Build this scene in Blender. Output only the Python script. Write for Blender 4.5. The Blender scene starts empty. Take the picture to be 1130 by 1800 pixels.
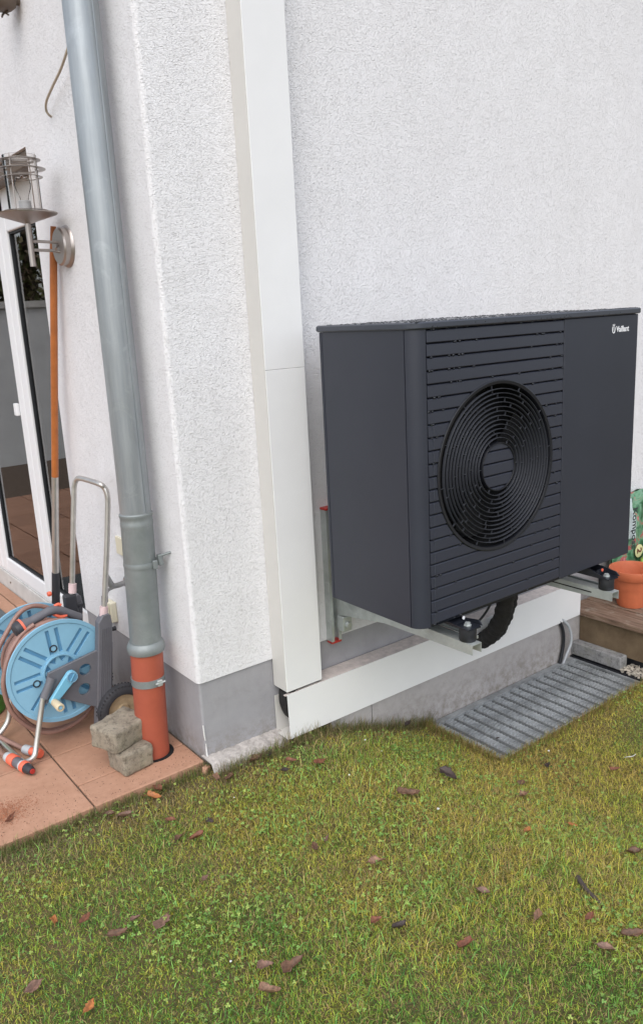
import bpy, bmesh, math, random
import numpy as np
from mathutils import Vector, Matrix, Euler
random.seed(7); rng = np.random.default_rng(11)
S = bpy.context.scene
C = S.collection
R = math.radians

# ------------------------------------------------------------ camera, sky, sun, exposure
CAM = np.array([-1.1291, -2.26867, 1.48338]); YAW, PITCH, ROLL, F = -0.639656, -0.242584, -0.053006, 1406.43
cy_, sy_ = math.cos(YAW), math.sin(YAW); cp_, sp_ = math.cos(PITCH), math.sin(PITCH); cr_, sr_ = math.cos(ROLL), math.sin(ROLL)
fwd = np.array([-sy_*cp_, cy_*cp_, sp_]); r0 = np.array([cy_, sy_, 0.0]); u0 = np.cross(r0, fwd)
rgt = cr_*r0 + sr_*u0; upv = -sr_*r0 + cr_*u0
cd = bpy.data.cameras.new('camera'); cam = bpy.data.objects.new('camera', cd); C.objects.link(cam)
cam.matrix_world = Matrix(((rgt[0], upv[0], -fwd[0], CAM[0]), (rgt[1], upv[1], -fwd[1], CAM[1]), (rgt[2], upv[2], -fwd[2], CAM[2]), (0, 0, 0, 1)))
cd.sensor_fit = 'HORIZONTAL'; cd.sensor_width = 36; cd.lens = F/1130*36; cd.clip_start = .02; cd.clip_end = 500
S.camera = cam
def at(ax, val, px, py):
    d = fwd + rgt*(px-565)/F - upv*(py-900)/F; i = 'xyz'.index(ax)
    return Vector(CAM + d*(val-CAM[i])/d[i])

W = bpy.data.worlds.new('World'); S.world = W; W.use_nodes = True
nt = W.node_tree; nt.nodes.clear()
sky = nt.nodes.new('ShaderNodeTexSky'); sky.sky_type = 'NISHITA'; sky.sun_disc = False
SUN_EL, SUN_AZ = R(52), math.atan2(-.57, -.60)          # azimuth from +y towards +x
sky.sun_elevation = SUN_EL; sky.sun_rotation = SUN_AZ; sky.air_density = 1.0; sky.dust_density = 2.5; sky.ozone_density = 1.0
hs = nt.nodes.new('ShaderNodeHueSaturation'); hs.inputs['Saturation'].default_value = .42
bg = nt.nodes.new('ShaderNodeBackground'); bg.inputs['Strength'].default_value = .15
wo = nt.nodes.new('ShaderNodeOutputWorld')
nt.links.new(sky.outputs[0], hs.inputs['Color']); nt.links.new(hs.outputs[0], bg.inputs[0]); nt.links.new(bg.outputs[0], wo.inputs[0])
ld = bpy.data.lights.new('sun', 'SUN'); ld.energy = .5; ld.angle = R(75); ld.color = (1, .985, .965)
sun = bpy.data.objects.new('sun', ld); C.objects.link(sun)
sd = Vector((math.sin(SUN_AZ)*math.cos(SUN_EL), math.cos(SUN_AZ)*math.cos(SUN_EL), math.sin(SUN_EL)))
sun.rotation_euler = sd.to_track_quat('Z', 'Y').to_euler(); sun.location = (-3, 1, 5)
S.view_settings.view_transform = 'Standard'; S.view_settings.look = 'None'; S.view_settings.gamma = 1; S.view_settings.exposure = .82
S.view_settings.use_curve_mapping = False
S.cycles.max_bounces = 8; S.cycles.transparent_max_bounces = 12

# ------------------------------------------------------------ materials
class N:
    def __init__(s, name):
        s.m = bpy.data.materials.new(name); s.m.use_nodes = True; s.t = s.m.node_tree
        s.b = s.t.nodes['Principled BSDF']; s.tc = s.t.nodes.new('ShaderNodeTexCoord')
    def n(s, kind, **kw):
        x = s.t.nodes.new('ShaderNode'+kind)
        for k, v in kw.items():
            if k in x.inputs.keys(): x.inputs[k].default_value = v
            else: setattr(x, k, v)
        return x
    def l(s, a, b): s.t.links.new(a, b); return s
    def noise(s, scale, detail=4, rough=.6, vec=None, dist=0):
        x = s.n('TexNoise', Scale=scale, Detail=detail, Roughness=rough, Distortion=dist); s.l(vec or s.tc.outputs['Object'], x.inputs['Vector']); return x.outputs['Fac']
    def mapping(s, scale):
        m = s.n('Mapping'); m.inputs['Scale'].default_value = scale; s.l(s.tc.outputs['Object'], m.inputs['Vector']); return m.outputs[0]
    def ramp(s, fac, stops):
        r = s.n('ValToRGB'); e = r.color_ramp.elements
        while len(e) < len(stops): e.new(.5)
        for i, (p, c) in enumerate(stops): e[i].position = p; e[i].color = (*c, 1) if len(c) == 3 else c
        s.l(fac, r.inputs[0]); return r.outputs[0]
    def mix(s, fac, a, b, mode='MIX'):
        x = s.n('Mix', data_type='RGBA', blend_type=mode)
        for sock, v in ((x.inputs[0], fac), (x.inputs[6], a), (x.inputs[7], b)):
            if isinstance(v, (int, float)): sock.default_value = v
            elif isinstance(v, tuple): sock.default_value = (*v, 1)
            else: s.l(v, sock)
        return x.outputs[2]
    def bump(s, h, strength=.5, dist=.002, prev=None):
        b = s.n('Bump', Strength=strength, Distance=dist); s.l(h, b.inputs['Height'])
        if prev is not None: s.l(prev, b.inputs['Normal'])
        s.l(b.outputs[0], s.b.inputs['Normal']); return b.outputs[0]
    def col(s, v):
        if isinstance(v, tuple): s.b.inputs['Base Color'].default_value = (*v, 1)
        else: s.l(v, s.b.inputs['Base Color'])
    def set(s, rough=.5, metal=0, spec=None):
        s.b.inputs['Roughness'].default_value = rough; s.b.inputs['Metallic'].default_value = metal
        if spec is not None: s.b.inputs['Specular IOR Level'].default_value = spec
        return s

def simple(name, c, rough=.5, metal=0, var=.12, scale=30, bump=0, spec=None, rv=.12):
    k = N(name); k.set(rough, metal, spec)
    f = k.noise(scale, 5, .65)
    a = tuple(max(0, x*(1-var)) for x in c); b = tuple(min(1, x*(1+var)) for x in c)
    k.col(k.ramp(f, [(.25, a), (.75, b)]))
    g = k.noise(scale*2.3, 3); rr = k.n('MapRange'); rr.inputs['To Min'].default_value = max(0.02, rough-rv); rr.inputs['To Max'].default_value = min(1, rough+rv)
    k.l(g, rr.inputs['Value']); k.l(rr.outputs[0], k.b.inputs['Roughness'])
    if bump: k.bump(k.noise(scale*8, 3), bump, .001)
    return k.m

M = {}
def stucco():
    k = N('stucco'); k.set(.9)
    big = k.noise(1.6, 5, .6); f2 = k.noise(9, 4, .6)
    base = k.ramp(big, [(.3, (.745, .738, .748)), (.7, (.795, .79, .805))])
    base = k.mix(.25, base, k.ramp(f2, [(.35, (.66, .648, .65)), (.65, (.78, .775, .79))]))
    # faint rain streaks and splash dirt that have a shape of their own
    st = k.noise(1, 6, .7, vec=k.mapping((9, 9, .6)))
    base = k.mix(k.ramp(st, [(.56, (0, 0, 0)), (.78, (.12, .12, .12))]), base, (.60, .585, .57))
    warp = k.noise(26, 2, .5)
    grain = k.n('TexVoronoi', Scale=160, feature='F1', Randomness=1.0)
    mp = k.n('Mapping'); mp.inputs['Scale'].default_value = (1, 1, 1.7); k.l(k.tc.outputs['Object'], mp.inputs['Vector'])
    vadd = k.n('VectorMath', operation='ADD'); wv = k.n('TexNoise', Scale=38, Detail=2)
    k.l(k.tc.outputs['Object'], wv.inputs['Vector'])
    sc = k.n('VectorMath', operation='SCALE'); sc.inputs['Scale'].default_value = .022; k.l(wv.outputs['Color'], sc.inputs[0])
    k.l(mp.outputs[0], vadd.inputs[0]); k.l(sc.outputs[0], vadd.inputs[1]); k.l(vadd.outputs[0], grain.inputs['Vector'])
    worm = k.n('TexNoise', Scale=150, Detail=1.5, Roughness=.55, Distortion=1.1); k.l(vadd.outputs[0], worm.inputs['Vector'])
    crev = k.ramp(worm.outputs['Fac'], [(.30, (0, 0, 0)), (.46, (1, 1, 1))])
    crev_shade = k.ramp(worm.outputs['Fac'], [(.28, (.83, .825, .82)), (.42, (1, 1, 1))])  # shade of the grain's crevices, painted into the base colour
    k.col(k.mix(.6, base, crev_shade, 'MULTIPLY'))
    und = k.noise(1, 2, .4, vec=k.mapping((7, 7, .5)))
    b0 = k.bump(und, .25, .012)
    b1 = k.bump(crev, .68, .0026, prev=b0)
    k.bump(grain.outputs['Distance'], .5, .0022, prev=b1)
    return k.m
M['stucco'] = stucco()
def plinth_mat(name, a, b, dirt):
    k = N(name); k.set(.8)
    base = k.ramp(k.noise(5, 6, .7), [(.3, a), (.7, b)])
    base = k.mix(k.ramp(k.noise(14, 6, .75, dist=.6), [(.5, (0, 0, 0)), (.75, (.5, .5, .5))]), base, dirt)
    v = k.noise(1, 5, .7, vec=k.mapping((16, 16, 2)))
    base = k.mix(k.ramp(v, [(.55, (0, 0, 0)), (.8, (.35, .35, .35))]), base, dirt)
    g = k.n('NewGeometry'); sp = k.n('SeparateXYZ'); k.l(g.outputs['Position'], sp.inputs[0])
    zz = k.n('MapRange'); zz.inputs['From Min'].default_value = .10 if name[0] == 'p' else -.02; zz.inputs['From Max'].default_value = -.02 if name[0] == 'p' else -.20; k.l(sp.outputs[2], zz.inputs['Value'])
    sn = k.ramp(k.noise(34, 7, .8), [(.42, (0, 0, 0)), (.62, (.75, .75, .75))]); mu = k.n('Math', operation='MULTIPLY'); k.l(zz.outputs[0], mu.inputs[0]); k.l(sn, mu.inputs[1])
    base = k.mix(mu.outputs[0], base, (.17, .145, .105))
    k.col(base); k.bump(k.noise(170, 3), .35, .0012); return k.m
M['plinth'] = plinth_mat('plinth_paint', (.285, .28, .295), (.345, .34, .355), (.235, .225, .225))
M['foundation'] = plinth_mat('foundation_concrete', (.36, .34, .34), (.45, .425, .42), (.26, .24, .22))
M['rough_concrete'] = simple('rough_concrete', (.40, .37, .345), .92, var=.4, scale=60, bump=.9)
M['pvc'] = simple('white_sheet', (.775, .775, .775), .32, var=.035, scale=4, rv=.06)
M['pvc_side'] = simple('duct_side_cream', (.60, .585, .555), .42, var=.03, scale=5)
M['dusty'] = simple('dusty_sheet', (.56, .50, .47), .8, var=.28, scale=35, bump=.3)
def zinc(name, a, b, rough, streak):
    k = N(name); k.set(rough, .55)
    v = k.noise(1, 5, .65, vec=k.mapping((40, 40, 3.0) if streak else (12, 12, 12)))
    w = k.noise(7, 6, .7, dist=1.0)
    c = k.ramp(v, [(.3, a), (.7, b)]); c = k.mix(k.ramp(w, [(.55, (0, 0, 0)), (.7, (.5, .5, .5))]), c, tuple(x*1.25 for x in b))
    k.col(c)
    rr = k.n('MapRange'); rr.inputs['To Min'].default_value = rough-.12; rr.inputs['To Max'].default_value = rough+.2
    k.l(k.noise(22, 5), rr.inputs['Value']); k.l(rr.outputs[0], k.b.inputs['Roughness'])
    k.bump(k.noise(60, 3), .08, .0015); return k.m
M['zinc'] = zinc('weathered_zinc', (.275, .30, .32), (.38, .405, .42), .33, True)
M['zinc_matt'] = zinc('matt_zinc', (.225, .25, .25), (.29, .315, .315), .55, False)
M['galv'] = zinc('galvanised_steel', (.40, .43, .425), (.58, .615, .605), .38, False)
M['galv_old'] = zinc('old_galvanised', (.24, .25, .255), (.52, .54, .55), .5, False)
M['alu'] = simple('aluminium', (.56, .54, .51), .33, .8, var=.12, scale=25)
M['steel'] = simple('brushed_steel', (.42, .38, .355), .38, .85, var=.06, scale=14, rv=.05)
M['orange_pipe'] = simple('orange_pipe', (.36, .083, .046), .5, var=.12, scale=9, bump=.05)
def anth(name, c, rough):
    k = N(name); k.set(rough)
    f = k.noise(3, 4, .6); k.col(k.ramp(f, [(.3, tuple(x*.93 for x in c)), (.7, tuple(x*1.07 for x in c))]))
    rr = k.n('MapRange'); rr.inputs['To Min'].default_value = rough-.06; rr.inputs['To Max'].default_value = rough+.1
    k.l(k.noise(9, 5, .7), rr.inputs['Value']); k.l(rr.outputs[0], k.b.inputs['Roughness'])
    k.bump(k.noise(900, 2), .06, .0004); return k.m
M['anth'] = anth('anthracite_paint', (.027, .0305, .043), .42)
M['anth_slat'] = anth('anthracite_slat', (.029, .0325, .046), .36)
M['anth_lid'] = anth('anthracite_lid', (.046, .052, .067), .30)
M['ring'] = simple('grille_black', (.009, .010, .014), .42, var=.1)
M['ring_edge'] = simple('grille_edge', (.040, .043, .052), .35, var=.1)
M['void'] = simple('dark_inside', (.004, .004, .005), .9)
M['water'] = simple('water_drop', (.018, .02, .026), .16, var=.02, rv=.02)
M['white_print'] = simple('white_print', (.75, .76, .78), .5, var=.03)
M['black_rubber'] = simple('black_rubber', (.015, .016, .02), .5, var=.2)
M['black_paint'] = simple('black_coated_steel', (.012, .014, .02), .35, var=.15)
M['insul'] = simple('black_insulation', (.012, .011, .011), .75, var=.5, scale=60, bump=.9)
M['red_plastic'] = simple('red_plastic', (.40, .028, .022), .45)
def tile_mat():
    k = N('terracotta_tile'); k.set(.75)
    oi = k.n('ObjectInfo'); w = k.n('TexCoord')
    g = k.n('NewGeometry')
    n1 = k.n('TexNoise', Scale=5, Detail=6, Roughness=.65); k.l(g.outputs['Position'], n1.inputs['Vector'])
    n2 = k.n('TexNoise', Scale=42, Detail=5, Roughness=.7); k.l(g.outputs['Position'], n2.inputs['Vector'])
    n3 = k.n('TexNoise', Scale=11, Detail=7, Roughness=.75, Distortion=.5); k.l(g.outputs['Position'], n3.inputs['Vector'])
    c = k.ramp(n1.outputs['Fac'], [(.3, (.35, .183, .112)), (.7, (.46, .256, .168))])
    c = k.mix(.35, c, k.ramp(n2.outputs['Fac'], [(.3, (.32, .168, .106)), (.7, (.52, .31, .212))]))
    c = k.mix(k.ramp(n3.outputs['Fac'], [(.58, (0, 0, 0)), (.74, (.55, .55, .55))]), c, (.27, .15, .10))
    r = k.n('MapRange'); r.inputs['To Min'].default_value = .9; r.inputs['To Max'].default_value = 1.1; k.l(oi.outputs['Random'], r.inputs['Value'])
    vm = k.n('VectorMath', operation='SCALE'); k.l(c, vm.inputs[0]); k.l(r.outputs[0], vm.inputs['Scale'])
    k.col(vm.outputs[0])
    b = k.n('Bump', Strength=.3, Distance=.001); k.l(n2.outputs['Fac'], b.inputs['Height']); k.l(b.outputs[0], k.b.inputs['Normal'])
    return k.m
M['tile'] = tile_mat()
M['joint'] = simple('joint_sand_gap_shade', (.12, .085, .06), .95, var=.4, scale=60)
M['soil'] = None
def stone(name, a, b):
    k = N(name); k.set(.92)
    c = k.ramp(k.noise(18, 7, .75), [(.3, a), (.7, b)])
    c = k.mix(k.ramp(k.noise(55, 5, .8), [(.5, (0, 0, 0)), (.62, (.7, .7, .7))]), c, tuple(x*.5 for x in a))
    c = k.mix(k.ramp(k.noise(6, 5, .7), [(.5, (0, 0, 0)), (.7, (.5, .5, .5))]), c, (.20, .19, .11))
    k.col(c); k.bump(k.noise(120, 6, .8), .8, .0035); return k.m
M['paver'] = stone('weathered_concrete', (.205, .172, .128), (.385, .335, .262))
M['kerb'] = stone('grey_concrete_block', (.20, .20, .205), (.34, .335, .33))
def wood():
    k = N('weathered_deck_wood'); k.set(.8)
    g = k.n('NewGeometry'); mp = k.n('Mapping'); mp.inputs['Scale'].default_value = (30, 2.5, 30); k.l(g.outputs['Position'], mp.inputs['Vector'])
    n = k.n('TexNoise', Scale=2.2, Detail=8, Roughness=.7, Distortion=.7); k.l(mp.outputs[0], n.inputs['Vector'])
    n2 = k.n('TexNoise', Scale=13, Detail=6, Roughness=.7); k.l(g.outputs['Position'], n2.inputs['Vector'])
    c = k.ramp(n.outputs['Fac'], [(.28, (.05, .03, .02)), (.48, (.17, .105, .07)), (.72, (.33, .24, .18))])
    c = k.mix(k.ramp(n2.outputs['Fac'], [(.55, (0, 0, 0)), (.7, (.7, .7, .7))]), c, (.36, .33, .27))
    k.col(c); b = k.n('Bump', Strength=.7, Distance=.002); k.l(n.outputs['Fac'], b.inputs['Height']); k.l(b.outputs[0], k.b.inputs['Normal']); return k.m
M['wood'] = wood()
def fascia():
    k = N('grooved_fascia_wood'); k.set(.8)
    g = k.n('NewGeometry')
    n2 = k.n('TexNoise', Scale=9, Detail=6, Roughness=.7); k.l(g.outputs['Position'], n2.inputs['Vector'])
    c = k.ramp(n2.outputs['Fac'], [(.3, (.12, .08, .045)), (.7, (.23, .165, .10))]); k.col(c)
    k.bump(n2.outputs['Fac'], .3, .001); return k.m
M['fascia'] = fascia()
M['terracotta'] = simple('terracotta_pot', (.50, .13, .055), .65, var=.15, scale=14, bump=.15)
M['stick'] = simple('varnished_handle', (.40, .125, .03), .4, var=.25, scale=18)
M['blue'] = simple('blue_plastic', (.225, .44, .59), .45, var=.09, scale=8)
M['blue_deep'] = simple('blue_plastic_recess', (.10, .26, .42), .5, var=.1, scale=8)  # darker copy of the blue, carries the shade of the recesses
M['blue_crank'] = simple('crank_blue', (.17, .44, .60), .35, var=.05, scale=8)
M['grey_plastic'] = simple('grey_plastic', (.125, .125, .14), .55, var=.1, scale=20)
M['dark_plastic'] = simple('dark_plastic', (.03, .031, .037), .5, var=.15, scale=20)
M['pink'] = simple('pale_pink_sleeve', (.62, .47, .47), .5)
M['cream'] = simple('cream_plastic', (.62, .52, .35), .5, var=.08)
M['ivory'] = simple('ivory_plastic', (.66, .62, .48), .45, var=.05)
M['hose'] = simple('brown_hose', (.27, .155, .125), .4, var=.18, scale=25)
M['coral'] = simple('coral_plastic', (.80, .155, .085), .42, var=.07)
M['lightgrey'] = simple('light_grey_plastic', (.42, .44, .46), .45)
M['rubber'] = simple('tyre_rubber', (.035, .035, .04), .65, var=.25, scale=30)
M['dirty_rim'] = simple('dirty_rim', (.40, .30, .18), .75, var=.35, scale=22)
M['green_plastic'] = simple('green_plastic', (.045, .26, .03), .4)
M['upvc'] = simple('white_window_plastic', (.74, .745, .755), .5, var=.01, scale=5, rv=.02)
M['sill'] = simple('grey_sill', (.50, .49, .47), .6, var=.15, scale=10)
M['brown_metal'] = simple('brown_metal', (.13, .095, .07), .5)
M['gasket'] = simple('black_gasket', (.015, .017, .02), .6)
M['floor_in'] = simple('room_floor', (.16, .085, .045), .5, var=.3)
M['wall_in'] = simple('room_wall', (.30, .28, .26), .8)
M['curtain'] = simple('curtain_cloth', (.55, .53, .50), .9, var=.1)
M['doormat'] = simple('doormat_fibre', (.10, .11, .115), .95, var=.5, scale=120, bump=1)
M['brass'] = simple('dull_tap_metal', (.30, .30, .30), .4, .8, var=.2)
M['paint_white'] = simple('white_paint_drip', (.75, .75, .74), .6)
M['cable'] = simple('beige_cable', (.40, .33, .25), .5)
M['cable_grey'] = simple('grey_conduit', (.42, .44, .46), .4)
M['garden_wall'] = simple('garden_wall', (.60, .61, .62), .85, var=.1, scale=3)
M['bag_green'] = simple('bag_green', (.05, .16, .055), .35, var=.5, scale=12)
M['bag_lime'] = simple('bag_lime', (.22, .34, .05), .35, var=.35, scale=10)
M['bag_white'] = simple('bag_white', (.62, .66, .66), .35, var=.08, scale=10)
M['bag_red'] = simple('bag_red', (.50, .07, .06), .35, var=.4, scale=30)
M['bag_yellow'] = simple('bag_yellow', (.70, .66, .36), .4, var=.05)
M['bag_ink'] = simple('bag_ink', (.035, .05, .05), .4, var=.1)
M['bag_brown'] = simple('bag_brown', (.16, .035, .03), .4, var=.1)
M['bark'] = simple('bark', (.09, .07, .05), .9, var=.4, scale=20, bump=.6)
def glassy(name, tint=(1, 1, 1), ior=1.9, rough=.0):
    m = bpy.data.materials.new(name); m.use_nodes = True; t = m.node_tree; t.nodes.clear()
    o = t.nodes.new('ShaderNodeOutputMaterial'); mx = t.nodes.new('ShaderNodeMixShader'); tr = t.nodes.new('ShaderNodeBsdfTransparent'); gl = t.nodes.new('ShaderNodeBsdfGlossy')
    fr = t.nodes.new('ShaderNodeFresnel'); fr.inputs['IOR'].default_value = ior; gl.inputs['Roughness'].default_value = rough
    tr.inputs['Color'].default_value = (*tint, 1)
    t.links.new(fr.outputs[0], mx.inputs[0]); t.links.new(tr.outputs[0], mx.inputs[1]); t.links.new(gl.outputs[0], mx.inputs[2]); t.links.new(mx.outputs[0], o.inputs[0]); return m
M['glass'] = glassy('window_glass', (.80, .84, .83), 2.5, .01)
M['lamp_glass'] = glassy('lamp_glass', (.95, .94, .93), 1.12, .08)
def vcol(name, rough=.7, trans=0.0, spec=.3):
    k = N(name); k.set(rough, 0, spec); a = k.n('VertexColor', layer_name='Col'); k.col(a.outputs[0])
    if trans:
        mx = k.n('MixShader', Fac=trans); tl = k.n('BsdfTranslucent'); k.l(a.outputs[0], tl.inputs[0])
        o = [x for x in k.t.nodes if x.type == 'OUTPUT_MATERIAL'][0]
        k.l(k.b.outputs[0], mx.inputs[1]); k.l(tl.outputs[0], mx.inputs[2]); k.l(mx.outputs[0], o.inputs[0])
    return k.m
M['grass'] = vcol('grass_blades', .6, .35, .18)
M['leafy'] = vcol('leaf_surface', .6, .2)
def ground_mat():
    k = N('mossy_soil'); k.set(.95)
    g = k.n('NewGeometry')
    def nz(s, d=6, r=.7):
        n = k.n('TexNoise', Scale=s, Detail=d, Roughness=r); k.l(g.outputs['Position'], n.inputs['Vector']); return n.outputs['Fac']
    c = k.ramp(nz(60), [(.3, (.028, .024, .010)), (.5, (.085, .075, .022)), (.7, (.16, .13, .04))])
    c = k.mix(k.ramp(nz(5), [(.42, (0, 0, 0)), (.62, (.8, .8, .8))]), c, (.14, .095, .05))
    k.col(c); k.bump(nz(150), .9, .006); return k.m
M['soil'] = ground_mat()

# ------------------------------------------------------------ mesh helpers
def fin(name, bm, mat, parent=None, smooth=False):
    me = bpy.data.meshes.new(name); bm.normal_update(); bm.to_mesh(me); bm.free()
    if smooth is True:
        for p in me.polygons: p.use_smooth = True
    elif smooth:
        for p in me.polygons: p.use_smooth = True
        me.set_sharp_from_angle(angle=R(smooth))
    return link(name, me, mat, parent)
def link(name, me, mat, parent=None):
    o = bpy.data.objects.new(name, me); C.objects.link(o)
    if mat is not None:
        for mm in (mat if isinstance(mat, (list, tuple)) else [mat]):
            me.materials.append(M[mm] if isinstance(mm, str) else mm)
    if parent is not None: o.parent = parent; o.matrix_parent_inverse = parent.matrix_world.inverted() if False else Matrix.Identity(4)
    return o
def tag(o, label, cat, group=None, kind=None):
    if label: o['label'] = label
    if cat: o['category'] = cat
    if group: o['group'] = group
    if kind: o['kind'] = kind
    return o
def thing(name, label, cat, group=None):
    # the parts are modelled in place, so the Empty sits at the origin of the place
    o = bpy.data.objects.new(name, None); C.objects.link(o); o.empty_display_size = .1
    return tag(o, label, cat, group)
def box(bm, a, b, bev=0, seg=1, mtx=None):
    x0, y0, z0 = (min(a[i], b[i]) for i in range(3)); x1, y1, z1 = (max(a[i], b[i]) for i in range(3))
    g = bmesh.ops.create_cube(bm, size=1, matrix=Matrix.Translation(((x0+x1)/2, (y0+y1)/2, (z0+z1)/2)) @ Matrix.Diagonal((x1-x0, y1-y0, z1-z0, 1)))
    vs = g['verts']
    if bev:
        es = list({e for v in vs for e in v.link_edges})
        rr = bmesh.ops.bevel(bm, geom=es, offset=bev, segments=seg, profile=.5, affect='EDGES'); vs = list({v for f in rr['faces'] for v in f.verts} | {v for v in vs if v.is_valid})
    if mtx: bmesh.ops.transform(bm, matrix=mtx, verts=vs)
    return vs
def bx(name, a, b, mat, parent=None, bev=0, seg=1, mtx=None):
    bm = bmesh.new(); box(bm, a, b, bev, seg, mtx); return fin(name, bm, mat, parent)
def prism(bm, pts, axis, lo, hi, bev=0):
    """pts 2D polygon; axis 'x','y','z' extruded from lo to hi"""
    def P(p, h): return {'x': (h, p[0], p[1]), 'y': (p[0], h, p[1]), 'z': (p[0], p[1], h)}[axis]
    a = [bm.verts.new(P(p, lo)) for p in pts]; b = [bm.verts.new(P(p, hi)) for p in pts]; n = len(pts)
    fs = [bm.faces.new(a), bm.faces.new(b[::-1])]
    for i in range(n): fs.append(bm.faces.new((a[i], b[i], b[(i+1) % n], a[(i+1) % n])))
    bmesh.ops.recalc_face_normals(bm, faces=fs)
    if bev:
        es = list({e for f in fs[:2] for e in f.edges}); bmesh.ops.bevel(bm, geom=es, offset=bev, segments=1, affect='EDGES')
def frame_of(d):
    d = d.normalized(); t = Vector((0, 0, 1)) if abs(d.z) < .9 else Vector((1, 0, 0)); a = d.cross(t).normalized(); return a, d.cross(a).normalized()
def spline(pts, n=8, closed=False):
    P = [Vector(p) for p in pts]; out = []; L = len(P); rngi = L if closed else L-1
    for i in range(rngi):
        if closed: p0, p1, p2, p3 = P[(i-1) % L], P[i], P[(i+1) % L], P[(i+2) % L]
        else: p0, p1, p2, p3 = P[max(i-1, 0)], P[i], P[i+1], P[min(i+2, L-1)]
        for k in range(n):
            t = k/n; out.append(.5*((2*p1)+(-p0+p2)*t+(2*p0-5*p1+4*p2-p3)*t*t+(-p0+3*p1-3*p2+p3)*t**3))
    if not closed: out.append(P[-1])
    return out
def tube(bm, pts, r, seg=12, closed=False, cap=True):
    P = [Vector(p) for p in pts]; n = len(P); rad = r if isinstance(r, (list, tuple)) else [r]*n
    rings = []; a = None
    for i in range(n):
        if closed: d = P[(i+1) % n]-P[i-1]
        else: d = P[min(i+1, n-1)]-P[max(i-1, 0)]
        if d.length < 1e-9: d = Vector((0, 0, 1))
        d.normalize()
        if a is None: a, b = frame_of(d)
        else: a = (a-d*a.dot(d)).normalized(); b = d.cross(a)
        rings.append([bm.verts.new(P[i]+(a*math.cos(t)+b*math.sin(t))*rad[i]) for t in [2*math.pi*k/seg for k in range(seg)]])
    fs = []
    for i in range(n if closed else n-1):
        A, B = rings[i], rings[(i+1) % n]
        for k in range(seg): fs.append(bm.faces.new((A[k], A[(k+1) % seg], B[(k+1) % seg], B[k])))
    if cap and not closed: fs.append(bm.faces.new(rings[0][::-1])); fs.append(bm.faces.new(rings[-1]))
    bmesh.ops.recalc_face_normals(bm, faces=fs)
def tb(name, pts, r, mat, parent=None, seg=12, closed=False):
    bm = bmesh.new(); tube(bm, pts, r, seg, closed); return fin(name, bm, mat, parent, 50)
def lathe(bm, prof, origin, axis=(0, 0, 1), seg=32, close=False):
    """prof list of (radius, height along axis)"""
    d = Vector(axis).normalized(); a, b = frame_of(d); o = Vector(origin); rings = []
    for r, h in prof:
        if r < 1e-6: rings.append([bm.verts.new(o+d*h)])
        else: rings.append([bm.verts.new(o+d*h+(a*math.cos(t)+b*math.sin(t))*r) for t in [2*math.pi*k/seg for k in range(seg)]])
    fs = []
    rr = list(range(len(rings)-1)) + ([-1] if close else [])
    for i in rr:
        A, B = rings[i], rings[i+1]
        for k in range(seg):
            if len(A) == 1 and len(B) == 1: continue
            if len(A) == 1: fs.append(bm.faces.new((A[0], B[(k+1) % seg], B[k])))
            elif len(B) == 1: fs.append(bm.faces.new((A[k], A[(k+1) % seg], B[0])))
            else: fs.append(bm.faces.new((A[k], A[(k+1) % seg], B[(k+1) % seg], B[k])))
    bmesh.ops.recalc_face_normals(bm, faces=fs)
def lt(name, prof, origin, axis, mat, parent=None, seg=32, close=False, smooth=40):
    bm = bmesh.new(); lathe(bm, prof, origin, axis, seg, close); return fin(name, bm, mat, parent, smooth)
def boolean(o, cutters, op='DIFFERENCE'):
    """bake booleans of o with a list of bmesh cutters"""
    tmp = []
    for cb in cutters:
        me = bpy.data.meshes.new('cutter'); cb.to_mesh(me); cb.free(); c = bpy.data.objects.new('cutter', me); C.objects.link(c); tmp.append(c)
        m = o.modifiers.new('b', 'BOOLEAN'); m.object = c; m.operation = op; m.solver = 'EXACT'
    dg = bpy.context.evaluated_depsgraph_get(); dg.update()
    me = bpy.data.meshes.new_from_object(o.evaluated_get(dg)); o.modifiers.clear(); o.data = me
    for c in tmp: bpy.data.objects.remove(c)
    return o
def text(name, body, size, mat, parent, mtx, extrude=.0006, bold=0):
    cu = bpy.data.curves.new('t', 'FONT'); cu.body = body; cu.size = size; cu.extrude = extrude; cu.offset = bold; cu.resolution_u = 3
    t = bpy.data.objects.new('t', cu); C.objects.link(t); dg = bpy.context.evaluated_depsgraph_get(); dg.update()
    me = bpy.data.meshes.new_from_object(t.evaluated_get(dg)); bpy.data.objects.remove(t)
    me.transform(mtx); me.materials.clear(); return link(name, me, mat, parent)
def lawn_z(x, y):
    x = np.asarray(x, float); y = np.asarray(y, float)
    t = np.clip((x-.38)/.66, 0, 1); z = -.028-.178*(t*t*(3-2*t)*.5+t*.5)
    return z+.006*np.sin(x*5.1+y*3)+.005*np.sin(y*7.3-x*2.2)
def on_lawn(px, py):
    z = -.05
    for _ in range(8): p = at('z', z, px, py); z = float(lawn_z(p.x, p.y))
    return at('z', z, px, py)

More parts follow.
